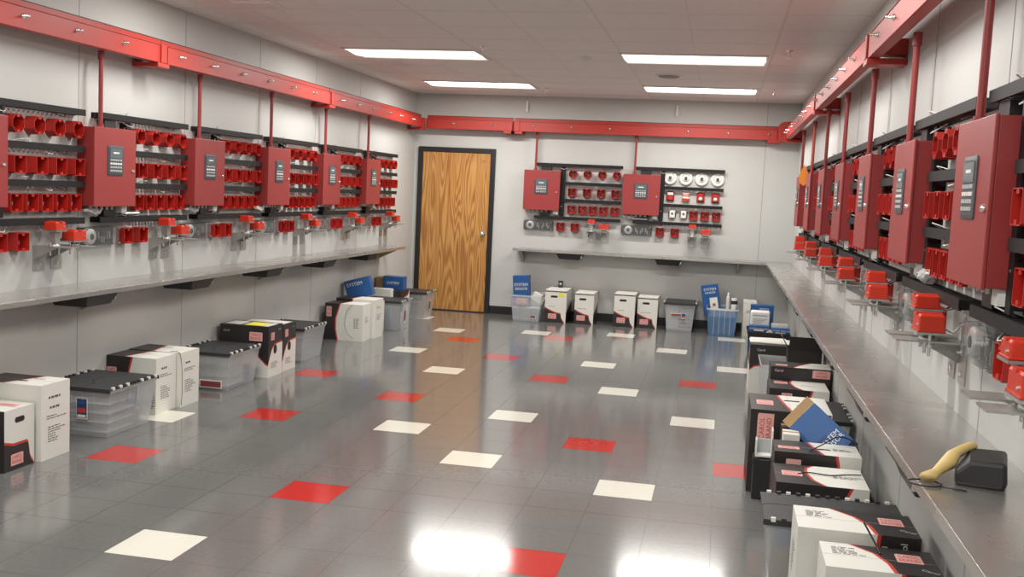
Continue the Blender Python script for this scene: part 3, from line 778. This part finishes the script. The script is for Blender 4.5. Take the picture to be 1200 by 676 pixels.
m = MB(); m.box(-.19, -.05, -.09, .09, .4055, .4062, WHTC); m.box(.145, .19, -.11, .09, .4055, .4062, WHTC); m.build('top_label', c5)
c6 = carton('black-topped carton with oval hole, directly behind yellow-labelled carton', -3.26, -2.857, 2.52, 2.775, .385, '+z', L5A,
       stickers=[('+x', -.06, .12, .06, .06)], holes=[('+x', -.005, .008, .062, .075)], prints=[('+x', -.02, -.09, .12, 4)], words=[('+x', 'Carol', .07, .16, .012, WHTC)])
m = MB(); m.box(-.18, .18, -.10, .10, .3855, .3862, WHTC); m.build('top_label', c6)
carton('white carton with black and pink left end and red arc', -3.235, -2.840, 4.36, 4.60, .365, '-x',
       {'-y': [(0,.33),(.3,.27),(.6,.27),(1,.38)], '+z': [(0,.38),(1,.45)]},
       stickers=[('-y', -.155, .10, .055, .10)], prints=[('-y', .13, .04, .05, 8), ('+x', 0, .05, .10, 5)])
carton('tall white carton standing just behind the red-arc carton', -3.22, -2.805, 4.62, 4.875, .392, '-x',
       {'-y': [(0,.38),(1,.40)], '+z': [(0,.38),(1,.42)]}, prints=[('+x', 0, .12, .14, 2), ('+x', 0, .04, .12, 5)])
carton('black and white carton at left between two black-lidded totes', -3.17, -2.915, 5.82, 6.14, .372, '+z',
       {'-y': FULLB, '+x': [(0,.62),(.3,.62),(.36,.2),(.8,.15),(1,0)], '+z': [(0,.3),(1,.4)]}, holes=[('+x', .05, .09, .05, .02)], stickers=[('-y', .0, .1, .05, .05)])

# --- back row
BA = {'-y': [(0,.44),(.25,.36),(.5,.30),(.74,.27),(.75,.27),(.80,.12),(.93,.0),(1,0)], '+x': [(0,.3),(1,.6)], '-x': FULLB, '+z': [(0,.5),(1,.5)]}
def backbox(label, x0, x1, y0, h, yel=False):
    c = carton(label, x0, x1, y0, YB-.012, h, '-z', BA, stickers=[('-y', -.035, -h*.30, .10, .062)], holes=[('-y', -.02, h*.30, .085, .026)], prints=[('-y', -.02, -.0, .12, 1)])
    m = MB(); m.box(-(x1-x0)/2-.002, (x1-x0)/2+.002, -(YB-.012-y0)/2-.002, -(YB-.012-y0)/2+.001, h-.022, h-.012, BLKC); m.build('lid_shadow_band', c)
    if yel:
        m = MB(); m.quad((.03, -(YB-.012-y0)/2-.001, h-.075), (.10, -(YB-.012-y0)/2-.001, h-.075), (.10, -(YB-.012-y0)/2-.001, h-.035), (.03, -(YB-.012-y0)/2-.001, h-.035), YELS); m.build('yellow_label', c)
backbox('white-topped upright carton with yellow sticker, first along back wall', -1.455, -1.195, 6.93, .395, True)
backbox('white-topped upright carton, second along back wall, beside yellow-stickered one', -1.098, -.868, 6.97, .378)
backbox('white-topped upright carton, third along back wall, taller of its pair', -.627, -.378, 6.99, .398)
backbox('white-topped upright carton, fourth along back wall, beside the grey tote', -.350, -.112, 7.03, .372)
t = thing('black_gadget', 'small black device standing on the yellow-stickered carton', 'device', (-1.33, 7.30, .3954))
m = MB(); m.box(-.028, .028, -.01, .01, 0, .085, BLK); m.build('body', t, bevel=.003)
m = MB(); m.box(-.014, .014, -.0115, -.01, .035, .06, KEYS); m.build('window', t)
carton('plain white carton against back wall beside the blue tote', .88, 1.03, 6.96, YB-.012, .40, '-z', {'-y': [(0,0),(1,0)], '-x': [(0,0),(1,0)], '+z': [(0,0),(1,0)]}, prints=[('-y', .0, .1, .08, 3)], name='white_carton', group=None)

# --- right column, far to near
DK = {'-y': FULLB}
carton('black carton with red arc at far end of the right stack', .862, 1.275, 3.30, 3.70, .405, '+z',
       {'-x': [(0,.42),(1,.40)], '-y': [(0,.50),(.1,.42),(.3,.38),(1,.38)], '+z': [(0,.3),(1,.5)]},
       stickers=[('-y', .13, .13, .10, .07), ('-x', .1, .12, .09, .07)], words=[('-y', 'Carol', -.12, .16, .020, WHTC)])
t = thing('stack_of_papers', 'loose white sheets lying on the farthest black carton', 'papers', (1.02, 3.52, .4064))
m = MB(); m.box(-.16, .20, -.12, .13, 0, .006, WHTC); m.build('sheet', t)
m = MB(); m.v = []; m.box(-.13, .16, -.09, .17, .0065, .010, WHT); o = m.build('sheet', t); o.rotation_euler = (0,0,.15)
carton('black carton in right stack with large sticker at its right', .975, 1.388, 2.22, 2.48, .405, '-x',
       {'-y': FULLB, '+z': [(0,.35),(.5,.5),(1,.7)], '-x': FULLB},
       stickers=[('-y', .14, .165, .12, .055), ('+z', -.13, -.05, .08, .06)], words=[('-y', 'Carol', -.15, .175, .018, WHTC)])
carton('low black carton with curved white top, in front of large-stickered carton', .955, 1.345, 1.84, 2.20, .315, '-x',
       {'-y': [(0,.52),(.5,.60),(1,.70)], '+z': [(0,.55),(.3,.42),(.7,.36),(1,.40)], '-x': FULLB},
       stickers=[('+z', -.11, .06, .09, .08), ('-y', -.08, .10, .07, .06)], prints=[('+z', .08, .0, .12, 2)], words=[('+z', 'Carol', -.13, .13, .02, WHTC)])
carton('large tall black carton with vertical red brand sticker, right stack', .785, 1.205, .365, .83, .452, '-x',
       {'-y': [(0,.95),(1,.95)], '+z': [(0,.50),(.5,.42),(1,.36)], '-x': [(0,.0),(1,.0)]},
       stickers=[('-y', -.13, .125, .165, .085, G90), ('+z', -.13, -.02, .09, .13)], holes=[('+z', .02, .08, .09, .03)], prints=[('+z', .10, -.02, .12, 3)])
carton('black and white carton behind the dark cable-draped one, right stack', .885, 1.285, -.225, .02, .375, '-x',
       {'-y': [(0,.85),(.5,.80),(1,.70)], '+z': [(0,.55),(.5,.47),(1,.40)], '-x': FULLB}, stickers=[('+z', -.13, -.03, .10, .05), ('-y', -.11, .13, .07, .05)], holes=[('+z', .03, -.01, .075, .02)],
       prints=[('+z', .13, .02, .10, 4)])
carton('black and white carton with oval white top, near the black-lidded tote', .875, 1.270, -.625, -.285, .332, '-x',
       {'-y': [(0,.55),(.5,.62),(1,.80)], '+z': [(0,.52),(.25,.40),(.6,.34),(.85,.36),(1,.44)], '-x': [(0,.0),(1,.0)]},
       stickers=[('+z', -.12, .0, .09, .08), ('-y', -.10, .06, .075, .06)], prints=[('+z', .12, .02, .12, 4), ('-y', .16, .06, .02, 5)])
carton('white carton with red arc and black end before the near tote', .905, 1.325, -1.475, -1.205, .402, '+x',
       {'-y': [(0,.50),(.3,.36),(1,.32)], '+z': [(0,.34),(.35,.37),(.7,.47),(1,.66)], '-x': FULLB},
       stickers=[('+z', .13, .03, .085, .085)], prints=[('+z', -.12, .08, .10, 6), ('-x', .0, .1, .10, 9)], words=[('-y', 'Carol', .155, .14, .024, WHTC, G90), ('-y', 'Carol', .09, .13, .02, WHTC, G90), ('+z', 'Carol', .175, -.07, .018, WHTC, -.5)])
carton('nearest white and black carton at the bottom right corner', .975, 1.345, -1.775, -1.52, .372, '+x',
       {'-y': [(0,.50),(.3,.36),(1,.32)], '+z': [(0,.38),(.35,.41),(.7,.50),(1,.70)], '-x': FULLB},
       stickers=[('+z', .10, .03, .085, .085)], prints=[('+z', -.10, .08, .10, 6)], words=[('+z', 'Carol', .15, -.08, .018, WHTC, -.5)])
# loose cable ends over the cartons
def wirething(label, pts, r, mt, nm='loose_cable'):
    m = MB()
    P_ = [Vector(p_) for p_ in pts]; out = []
    for i in range(len(P_)-1):
        p0, p1, p2, p3 = P_[max(0,i-1)], P_[i], P_[i+1], P_[min(len(P_)-1,i+2)]
        for k in range(6):
            s_ = k/6; out.append(.5*((2*p1)+(p2-p0)*s_+(2*p0-5*p1+4*p2-p3)*s_*s_+(3*p1-p0-3*p2+p3)*s_**3))
    out.append(P_[-1]); m.tube(out, r, mt, 6); return tag(m.build(nm), label, 'cable')
wirething('thin dark cable looping over the oval-topped carton', [(.98,-.46,.3355),(1.03,-.43,.337),(1.12,-.44,.3355),(1.20,-.40,.3355),(1.262,-.40,.34)], .0028, WIREB)
wirething('thin dark cable draped over carton behind the oval-topped one', [(1.05,-.18,.379),(1.12,-.10,.40),(1.20,.0,.42),(1.28,.02,.39),(1.31,-.03,.30),(1.31,-.05,.20)], .0032, WIREB)
wirething('black cable end poking up between the two nearest cartons', [(1.17,-1.60,.376),(1.155,-1.56,.40),(1.13,-1.53,.44),(1.12,-1.52,.455)], .0035, WIREB)
wirething('thin cable hanging down between the two plain white cartons', [(-2.99,1.005,.378),(-2.93,1.007,.377),(-2.905,1.004,.30),(-2.900,1.007,.12),(-2.903,1.002,.02)], .002, mat('cord_brown', (.12,.03,.025), .5))
wirething('thin cord curling down the front of the red-arc carton', [(-2.95,4.35,.36),(-3.0,4.345,.30),(-3.02,4.345,.18),(-2.99,4.345,.08),(-2.93,4.345,.03)], .003, SEAM)

# ------------------------------------------------------------------ totes
def tote(label, x0, x1, y0, y1, h, hinge='x', lid=True, inner=None, rimm=None, group='clear plastic totes', labels=(), layers=0, body=None, tint=None):
    X, Y = x1-x0, y1-y0; cm = body or CLEAR; CLEARL_ = rimm or CLEARL
    t = thing('storage_tote', label, 'tote', ((x0+x1)/2, (y0+y1)/2, 0), 0, group)
    m = MB(); tp = .03; a, c = X/2, Y/2; w_ = .003
    def ring(z, ins):  return [(-a+ins,-c+ins,z),(a-ins,-c+ins,z),(a-ins,c-ins,z),(-a+ins,c-ins,z)]
    o0, o1 = ring(0.001, tp+.006), ring(h-.03, .006)
    m.add(o0+o1, [(0,3,2,1)]+[(k,(k+1)%4,4+(k+1)%4,4+k) for k in range(4)], cm)
    m.build('tub', t)
    m = MB()                                                  # vertical ribs + rim
    n = 5
    for k in range(1, n):
        f = k/n
        for s_ in (-1, 1):
            xx = -a+.03+(X-.06)*f; yy = -c+.03+(Y-.06)*f
            m.add([(xx-.004,s_*(c-tp-.004),.01),(xx+.004,s_*(c-tp-.004),.01),(xx+.004,s_*(c-.002),h-.03),(xx-.004,s_*(c-.002),h-.03)], [(0,1,2,3)], CLEARL_)
            m.add([(s_*(a-tp-.004),yy-.004,.01),(s_*(a-tp-.004),yy+.004,.01),(s_*(a-.002),yy+.004,h-.03),(s_*(a-.002),yy-.004,h-.03)], [(0,1,2,3)], CLEARL_)
    m.build('ribs', t)
    m = MB()
    for s_ in (-1, 1):
        m.box(s_*a-.008 if s_ > 0 else -a, a if s_ > 0 else -a+.008, -c, c, h-.032, h-.012, CLEARL_)
        m.box(-a+.008, a-.008, s_*c-.008 if s_ > 0 else -c, c if s_ > 0 else -c+.008, h-.032, h-.012, CLEARL_)
    m.build('rim', t)
    for k in range(layers):
        z = .03+k*(h-.07)/layers
        ins = tp*(1-z/h)+.012
        m = MB(); m.box(-a+ins-.006, a-ins+.006, -c+ins-.006, c*.15, z, z+.007, LEDGE); m.build('divider', t)
    if lid:
        for s_ in (-1, 1):
            m = MB(); N = 24; A, C_ = (a, c) if hinge == 'x' else (c, a); vs = []
            for k in range(N+1):
                v_ = -C_-.006 + (2*C_+.012)*k/N; wv = .030*math.tanh(3*math.sin(k/N*2*PI*1.5))
                e_in = s_*.003 + wv; e_out = s_*(A+.006)
                for zz in (h-.012, h-.003):
                    for q in (e_in, e_out): vs.append((q, v_, zz) if hinge == 'x' else (v_, q, zz))
            fs = []
            for k in range(N):
                b_ = k*4; d_ = b_+4
                fs += [(b_,b_+1,d_+1,d_),(b_+2,d_+2,d_+3,b_+3),(b_,d_,d_+2,b_+2),(b_+1,b_+3,d_+3,d_+1)]
            fs += [(0,2,3,1), (N*4,N*4+1,N*4+3,N*4+2)]
            m.add(vs, fs, LIDM)
            for k in range(13):
                v_ = -C_+.03+k*(2*C_-.06)/12; mt = LIDM if (k % 2 or 4 < k < 8) else WHT
                q0, q1 = sorted((s_*(A-.004), s_*(A+.012)))
                if hinge == 'x': m.box(q0, q1, v_-.009, v_+.009, h-.010, h+.006, mt)
                else: m.box(v_-.009, v_+.009, q0, q1, h-.010, h+.006, mt)
            m.build('lid_flap', t)
        for s_ in (-1, 1):
            m = MB(); q0, q1 = sorted((s_*(c+.004), s_*(c+.008))); m.box(-a-.008, a+.008, q0, q1, h-.026, h-.006, LIDM); m.build('lid_skirt', t)
    for (f, cu, cz, ww, hh, kind) in labels:
        m = MB(); c_, u, v, n = map(Vector, face_frame(f, (X, Y, h))); ins = tp*(1-(cz)/h)
        o = Vector((c_.x, c_.y, cz)) - n*(ins+.000) + u*cu + n*.002
        def rect(o, w, hh, mt): m.quad(o-u*w/2-v*hh/2, o+u*w/2-v*hh/2, o+u*w/2+v*hh/2, o-u*w/2+v*hh/2, mt)
        n2 = n*.003
        if kind == 0:
            rect(o, ww, hh, WHT); rect(o+n2, ww*.86, hh*.86, LBLU); rect(o+n2*1.3-v*hh*.1, ww*.7, hh*.22, REDC); rect(o+n2*1.3-v*hh*.35, ww*.7, hh*.12, WHT)
            rect(o+n2*1.3+v*hh*.25, ww*.6, hh*.12, BLUEC)
        else:
            rect(o, ww, hh, WHT); rect(o+n2, ww*.9, hh*.7, MAROON)
        m.build('tote_label', t)
    return t
def content(label, x0, x1, y0, y1, z0, z1, mt, name='small_carton', rot=0, words=None):
    t = thing(name, label, 'box', ((x0+x1)/2, (y0+y1)/2, z0), rot)
    X, Y, Z = x1-x0, y1-y0, z1-z0
    m = MB(); m.box(-X/2, X/2, -Y/2, Y/2, 0, Z, mt); m.build('carton', t, bevel=.002)
    m = MB(); m.box(-X/2, X/2, -.012, .012, Z-.001, Z+.0008, KRAFT if mt is not KRAFT else WHTC); m.build('tape', t)
    return t

tote('clear tote with black lid at left between tall white and dark-ended cartons', -3.275, -2.845, .085, .60, .300, 'x', labels=[('-y', .03, .17, .075, .13, 0)], layers=4)
content('pale blue carton inside the nearest left tote', -3.10, -2.92, .34, .50, .115, .24, BLUEC)
content('beige carton inside the nearest left tote', -3.19, -2.92, .32, .52, .012, .09, KRAFT)
tote('clear tote with black lid at left, before the yellow-labelled carton', -3.275, -2.865, 1.605, 2.12, .285, 'x', labels=[('-y', .05, .045, .18, .06, 1), ('-y', -.13, .19, .075, .12, 0)], layers=3)
content('white carton inside the left tote before the yellow-labelled carton', -3.20, -2.91, 1.650, 1.92, .030, .24, WHTC)
content('blue carton low inside the left tote before yellow-labelled carton', -3.15, -2.93, 1.94, 2.06, .014, .13, BLUEC)
tote('clear tote with black lid at left, before the red-arc carton', -3.27, -2.868, 2.97, 3.47, .300, 'x', layers=5)
content('pinkish white carton inside the tote before red-arc carton', -3.15, -2.93, 3.10, 3.35, .20, .255, PINK)
tote('small clear tote with black lid behind the tall white left carton', -3.20, -2.735, 5.26, 5.66, .322, 'x', labels=[('+x', 0, .15, .05, .16, 1)])
content('dark blue carton inside the small tote behind tall white carton', -3.13, -2.83, 5.32, 5.56, .012, .285, BLUED)
tote('clear tote with black lid nearest the wooden door', -3.18, -2.785, 6.40, 6.80, .315, 'x', layers=3, labels=[('+x', 0, .15, .04, .12, 1)])
content('dark carton inside the tote nearest the door', -3.10, -2.92, 6.47, 6.72, .16, .29, BLK)
# back wall totes
tote('open clear tote holding a blue box, left end of back wall', -1.86, -1.48, 6.82, 7.36, .330, 'x', lid=False, labels=[('-y', .09, .06, .07, .04, 0)], layers=2)
content('pink and white carton inside the open left back tote', -1.80, -1.67, 6.855, 6.95, .2, .27, PINK)
tote('grey tote with dark lid and stacked layers at the back wall', -.028, .335, 6.90, 7.39, .345, 'x', layers=6, labels=[('-y', -.04, .20, .13, .03, 1), ('-y', .045, .19, .05, .07, 0)])
content('white carton inside the grey layered tote at the back', .01, .14, 6.955, 7.12, .025, .30, WHT)
tote('open clear tote filled with blue at right of back wall', .46, .825, 6.80, 7.30, .330, 'x', lid=False, body=CLEARB)
content('large blue carton filling the open tote at back right', .50, .785, 6.84, 7.10, .012, .215, BLUEC)
content('white carton on the blue one inside the back right tote', .50, .76, 6.845, 7.05, .2165, .29, WHTC)
# right side totes
tote('black-lidded tote under the two nearest right cartons', .81, 1.355, -1.125, -.745, .315, 'y')
content('blue carton inside the nearest right tote', .86, 1.0, -1.07, -.83, .19, .285, BLUEC)
content('brown carton inside the nearest right tote', .86, 1.05, -1.07, -.83, .014, .186, KRAFT)
tote('black-lidded tote beyond the tilted blue box on right', .965, 1.375, .90, 1.50, .318, 'x')
tote('open grey tote behind the large-stickered black carton', .92, 1.33, 2.60, 3.15, .36, 'x', lid=False, layers=1)

# black bin with white holder in front of the large brand-stickered carton
t = thing('black_box', 'narrow tall black box before the vertical-stickered carton', 'box', (.862, .285, 0))
m = MB(); m.box(-.052, .052, -.06, .06, 0, .215, BLK); m.build('body', t, bevel=.004)
m = MB(); m.box(-.056, -.03, -.064, .064, .19, .222, BLK); m.box(.03, .056, -.064, .064, .19, .222, BLK); m.build('lip', t)
t = thing('white_holder', 'white plastic holder standing on the narrow black box', 'holder', (.862, .285, .2222))
m = MB(); m.box(-.045, .035, -.04, .04, 0, .012, WHT); m.box(-.045, -.037, -.04, .04, .012, .09, WHT); m.box(-.037, .035, .032, .04, .012, .085, KEYS)
m.prism([(-.04,.012),(.04,.012),(.04,.15),(-.01,.14)], 0, .035, .043, WHT); m.build('body', t, bevel=.002)

# blue cartons
def blue_box(label, dims, loc, rot, words, picture=None, openend=False, side=None, stripe=None):
    X, Y, Z = dims; t = thing('blue_carton', label, 'box', loc, rot=rot, group='blue cartons')
    m = MB()
    if openend:
        w_ = .004
        m.box(-X/2, X/2, -Y/2, -Y/2+w_, 0, Z, BLUEC); m.box(-X/2, X/2, Y/2-w_, Y/2, 0, Z, BLUEC)
        m.box(-X/2, -X/2+w_, -Y/2+w_, Y/2-w_, 0, Z, BLUEC); m.box(X/2-w_, X/2, -Y/2+w_, Y/2-w_, 0, Z, BLUEC); m.box(-X/2, X/2, -Y/2, Y/2, 0, w_, BLUEC)
    else: m.box(-X/2, X/2, -Y/2, Y/2, 0, Z, BLUEC)
    m.build('carton', t, bevel=.0015)
    if openend:
        m = MB(); m.box(-X/2+.006, X/2-.006, -Y/2+.005, Y/2-.005, .01, Z-.03, KRAFT); m.build('kraft_lining', t)
        m = MB(); m.add([(-X/2, -Y/2, Z), (X/2, -Y/2, Z), (X/2, -Y/2-.004, Z+.05), (-X/2, -Y/2-.004, Z+.05)], [(0,1,2,3)], KRAFT); m.build('flap', t)
    e = .0015
    s = MB()
    for (f, tx, cu, cv, hh, *up) in words:
        c, u, v, n = map(Vector, face_frame(f, dims)); ang = up[0] if up else 0
        u2 = u*math.cos(ang)+v*math.sin(ang); v2 = v*math.cos(ang)-u*math.sin(ang)
        s.text(tx, c+u*cu+v*cv+n*e, u2, v2, hh, WHT)
    s.build('lettering', t)
    for (f, cu, cv, w_, hh) in picture or ():
        c, u, v, n = map(Vector, face_frame(f, dims)); o = c+u*cu+v*cv+n*e; m = MB()
        m.quad(o-u*w_/2-v*hh/2, o+u*w_/2-v*hh/2, o+u*w_/2+v*hh/2, o-u*w_/2+v*hh/2, WHTC); o += n*.001-v*hh*.1
        m.quad(o-u*w_*.2-v*hh*.12, o+u*w_*.2-v*hh*.12, o+u*w_*.2+v*hh*.12, o-u*w_*.2+v*hh*.12, KRAFT); o += n*.001
        m.quad(o-u*w_*.1-v*hh*.1, o+u*w_*.2-v*hh*.1, o+u*w_*.2+v*hh*.03, o-u*w_*.1+v*hh*.06, STKR); m.build('picture_label', t)
    for (f, cu, cv, w_, hh) in stripe or ():
        c, u, v, n = map(Vector, face_frame(f, dims)); o = c+u*cu+v*cv+n*e; m = MB()
        m.quad(o-u*w_/2-v*hh/2, o+u*w_/2-v*hh/2, o+u*w_/2+v*hh/2, o-u*w_/2+v*hh/2, BLUED); m.build('hand_slot', t)
    return t
R = math.radians
# in the left open tote of the back wall
blue_box('blue carton leaning out of the open tote near the door', (.20, .11, .38), (-1.745, 7.02, .16), (0, R(-4), 0), [('-y', 'SYSTEM', 0, .08, .035), ('-y', 'SENSOR', 0, .03, .03)])
t = thing('white_booklet', 'white box lid tilted at right inside the open left back tote', 'box', (-1.57, 7.03, .23), rot=(0, R(25), 0))
m = MB(); m.box(-.08, .08, -.05, .05, 0, .10, WHTC); m.build('body', t, bevel=.003)
# back right tote
blue_box('blue carton with picture label leaning from back right tote', (.20, .12, .36), (.535, 7.18, .20), (0, R(-10), 0), [('-y', 'SYSTEM', 0, .13, .03), ('-y', 'SENSOR', 0, .09, .024)], picture=[('-y', .03, -.04, .09, .14)])
t = thing('spray_can', 'white slim can standing in the back right blue tote', 'can', (.70, 7.20, .013))
m = MB(); m.cyl((0,0,0), (0,0,.41), .022, WHT, 16); m.lathe((0,0,.41), (0,0,1), [(.022,0),(.010,.02),(.010,.05),(.004,.052)], WHT, 16); m.build('body', t)
t = thing('bottle', 'white bottle with black band in the back right blue tote', 'bottle', (.775, 7.20, .013))
m = MB(); m.cyl((0,0,0), (0,0,.33), .036, WHT, 18); m.build('body', t)
m = MB(); m.cyl((0,0,.33), (0,0,.37), .038, BLK, 18); m.cyl((0,0,.37), (0,0,.40), .036, WHT, 18); m.build('cap', t)
# cluster at back right (dark tote with blue cartons)
tote('dark open tote holding blue cartons, far right below shelf', .90, 1.33, 5.62, 6.12, .235, 'x', lid=False, body=BLK, rimm=BLK)
blue_box('blue carton with picture label, left of pair in dark tote', (.20, .14, .26), (1.015, 5.74, .02), (0,0,0), [('-y', 'SYSTEM SENSOR', 0, .10, .018)], picture=[('-y', .0, .03, .10, .13)], stripe=[('-y', 0, .07, .12, .015)])
blue_box('blue carton with picture label, right of pair in dark tote', (.19, .14, .24), (1.235, 5.75, .02), (0,0,0), [('-y', 'SYSTEM SENSOR', 0, .10, .018)], picture=[('-y', .0, .02, .10, .13)])
content('small white carton lying behind right blue carton, dark tote', 1.15, 1.32, 5.86, 5.98, .008, .29, WHTC)
t = thing('white_tablet_box', 'white rounded box standing behind the blue cartons, dark tote', 'box', (1.03, 5.90, .05))
m = MB(); m.rbox(-.10, .10, -.18, .18, 0, .06, WHT, .02); m.v = [Vector((v.x, -v.z+.03, v.y+.19)) for v in m.v]; m.build('shell', t)
m = MB(); m.box(-.075, .075, -.0325, -.0305, .31, .325, KEYS); m.box(-.075, .075, -.0325, -.0305, .22, .29, WHTC)
for k in range(4): m.box(-.07, .07-.02*k, -.0328, -.0325, .28-k*.015, .284-k*.015, INK)
m.build('printed_label', t)
blue_box('tall blue carton behind the white rounded box, dark tote', (.24, .11, .46), (1.05, 6.02, .008), (0,0,0), [('-y', 'SENSOR', .02, .19, .02)], stripe=[('-y', 0, .14, .14, .02)])
t = thing('small_sign', 'small pink diamond card between the two labelled blue cartons', 'card', (1.125, 5.645, .1))
m = MB(); m.box(-.04, .04, -.003, 0, -.04, .04, WHTC); m.box(-.028, .028, -.0042, -.003, -.028, .028, PINK); o = m.build('card', t); o.rotation_euler = (0, R(45), 0); o.location = (0,0,.10)
# tilted blue carton, right stack
blue_box('open blue carton tilted against the shelf in right stack', (.18, .09, .28), (1.235, .06, .318), (R(-38), R(-50), R(6)), [('-y', 'SYSTEM', .01, -.050, .026), ('-y', 'SENSOR', .01, -.080, .026)], openend=True, stripe=[('-y', -.04, -.03, .10, .022)])
# small debris near it
content('small white carton beside the tilted blue carton', .94, 1.02, .05, .17, .0, .40, WHTC)
content('small black and pink carton behind the narrow black box', .94, 1.06, .22, .34, .0, .40, BLKC)
# flap carton near far end
t = thing('open_carton', 'dark open carton with raised flaps beside farthest black carton', 'box', (1.245, 2.86, .36))
m = MB()
for x in (-.12, .12): m.box(x-.003, x+.003, -.12, .12, 0, .10, BLKC)
m.box(-.12, .12, -.12, -.114, 0, .10, BLKC); m.box(-.12, .12, .114, .12, 0, .10, BLKC); m.box(-.12, .12, -.12, .12, 0, .004, KRAFT); m.build('carton', t)
for s_, an in ((-1, 30), (1, 20)):
    m = MB(); m.box(-.003, .003, -.12, .12, 0, .11, BLKC); o = m.build('flap', t); o.location = (s_*.12, 0, .10); o.rotation_euler = (0, R(s_*an), 0)
m = MB(); m.box(-.12, .12, -.003, .003, 0, .11, BLKC); o = m.build('flap', t); o.location = (0, -.12, .10); o.rotation_euler = (R(20), 0, 0)
# left: blue cartons
carton('open white carton behind the tall white left carton', -3.26, -2.90, 4.92, 5.20, .33, '-x', {'-y': [(0,.3),(1,.3)], '+z': [(0,0),(1,0)], '+x': [(0,0),(1,0)]}, name='white_carton')
blue_box('blue carton tilted on top of the white left cartons', (.27, .13, .20), (-3.09, 5.02, .37), (0, R(-16), R(8)), [('-y', 'SYSTEM', -.03, .05, .035)])
carton('low white carton at left behind the black and white one', -3.29, -3.0, 5.70, 5.80, .40, '-x', {'-y': [(0,0),(1,0)], '+z': [(0,0),(1,0)], '+x': [(0,0),(1,0)]}, name='white_carton')
blue_box('blue carton lying on the carton by the left back corner', (.24, .14, .15), (-3.05, 6.00, .373), (0,0,0), [('-y', 'SYSTEM', 0, 0, .03)])
content('tan carton beside the blue one at left back corner', -3.28, -3.19, 6.0, 6.2, .0, .50, KRAFT)

# ------------------------------------------------------------------ black brush on the right shelf
t = thing('bench_brush', 'black block with tan handle lying on the steel shelf', 'brush', (1.262, -2.425, ZS), rot=(0,0,R(-14)))
m = MB()
m.prism([(-.062,0),(.056,0),(.060,.02),(.056,.070),(-.030,.066),(-.064,.034)], 1, -.072, .100, BLK)
m.build('bristle_block', t, bevel=.010)
m = MB()
pts = [(-.030,.10,.070),(-.050,.05,.068),(-.070,.005,.060),(-.082,-.035,.042),(-.104,-.078,.028),(-.122,-.105,.018)]; rr_ = [.013,.014,.016,.019,.012,.018]
vs = []; n = 12
for (x,y,z), r_ in zip(pts, rr_):
    vs += [(x+r_*1.15*math.cos(2*PI*k/n), y, z+r_*.8*math.sin(2*PI*k/n)) for k in range(n)]
fs = [tuple(range(n)), tuple(range(5*n, 6*n))]+[(L_*n+k, L_*n+(k+1) % n, (L_+1)*n+(k+1) % n, (L_+1)*n+k) for L_ in range(5) for k in range(n)]
m.add(vs, fs, TAN, True); m.build('handle', t)
m = MB(); m.tube([(-.128+.040*math.cos(a), -.115+.032*math.sin(a), .004) for a in [.3+2*PI*k/20 for k in range(20)]]+[(-.088,-.125,.004),(-.03,-.135,.004)], .0022, WIREB, 6); m.build('hanging_loop', t)

# ------------------------------------------------------------------ world
w = bpy.data.worlds.new('world'); bpy.context.scene.world = w; w.use_nodes = True
w.node_tree.nodes['Background'].inputs[0].default_value = (.8, .8, .8, 1); w.node_tree.nodes['Background'].inputs[1].default_value = .3
sc = bpy.context.scene
sc.view_settings.view_transform = 'Standard'; sc.view_settings.look = 'None'; sc.view_settings.exposure = -.30
sc.cycles.max_bounces = 8; sc.cycles.diffuse_bounces = 4; sc.cycles.glossy_bounces = 4; sc.cycles.transparent_max_bounces = 16
sc.cycles.use_denoising = True; sc.cycles.sample_clamp_indirect = 6; sc.cycles.caustics_reflective = False; sc.cycles.caustics_refractive = False
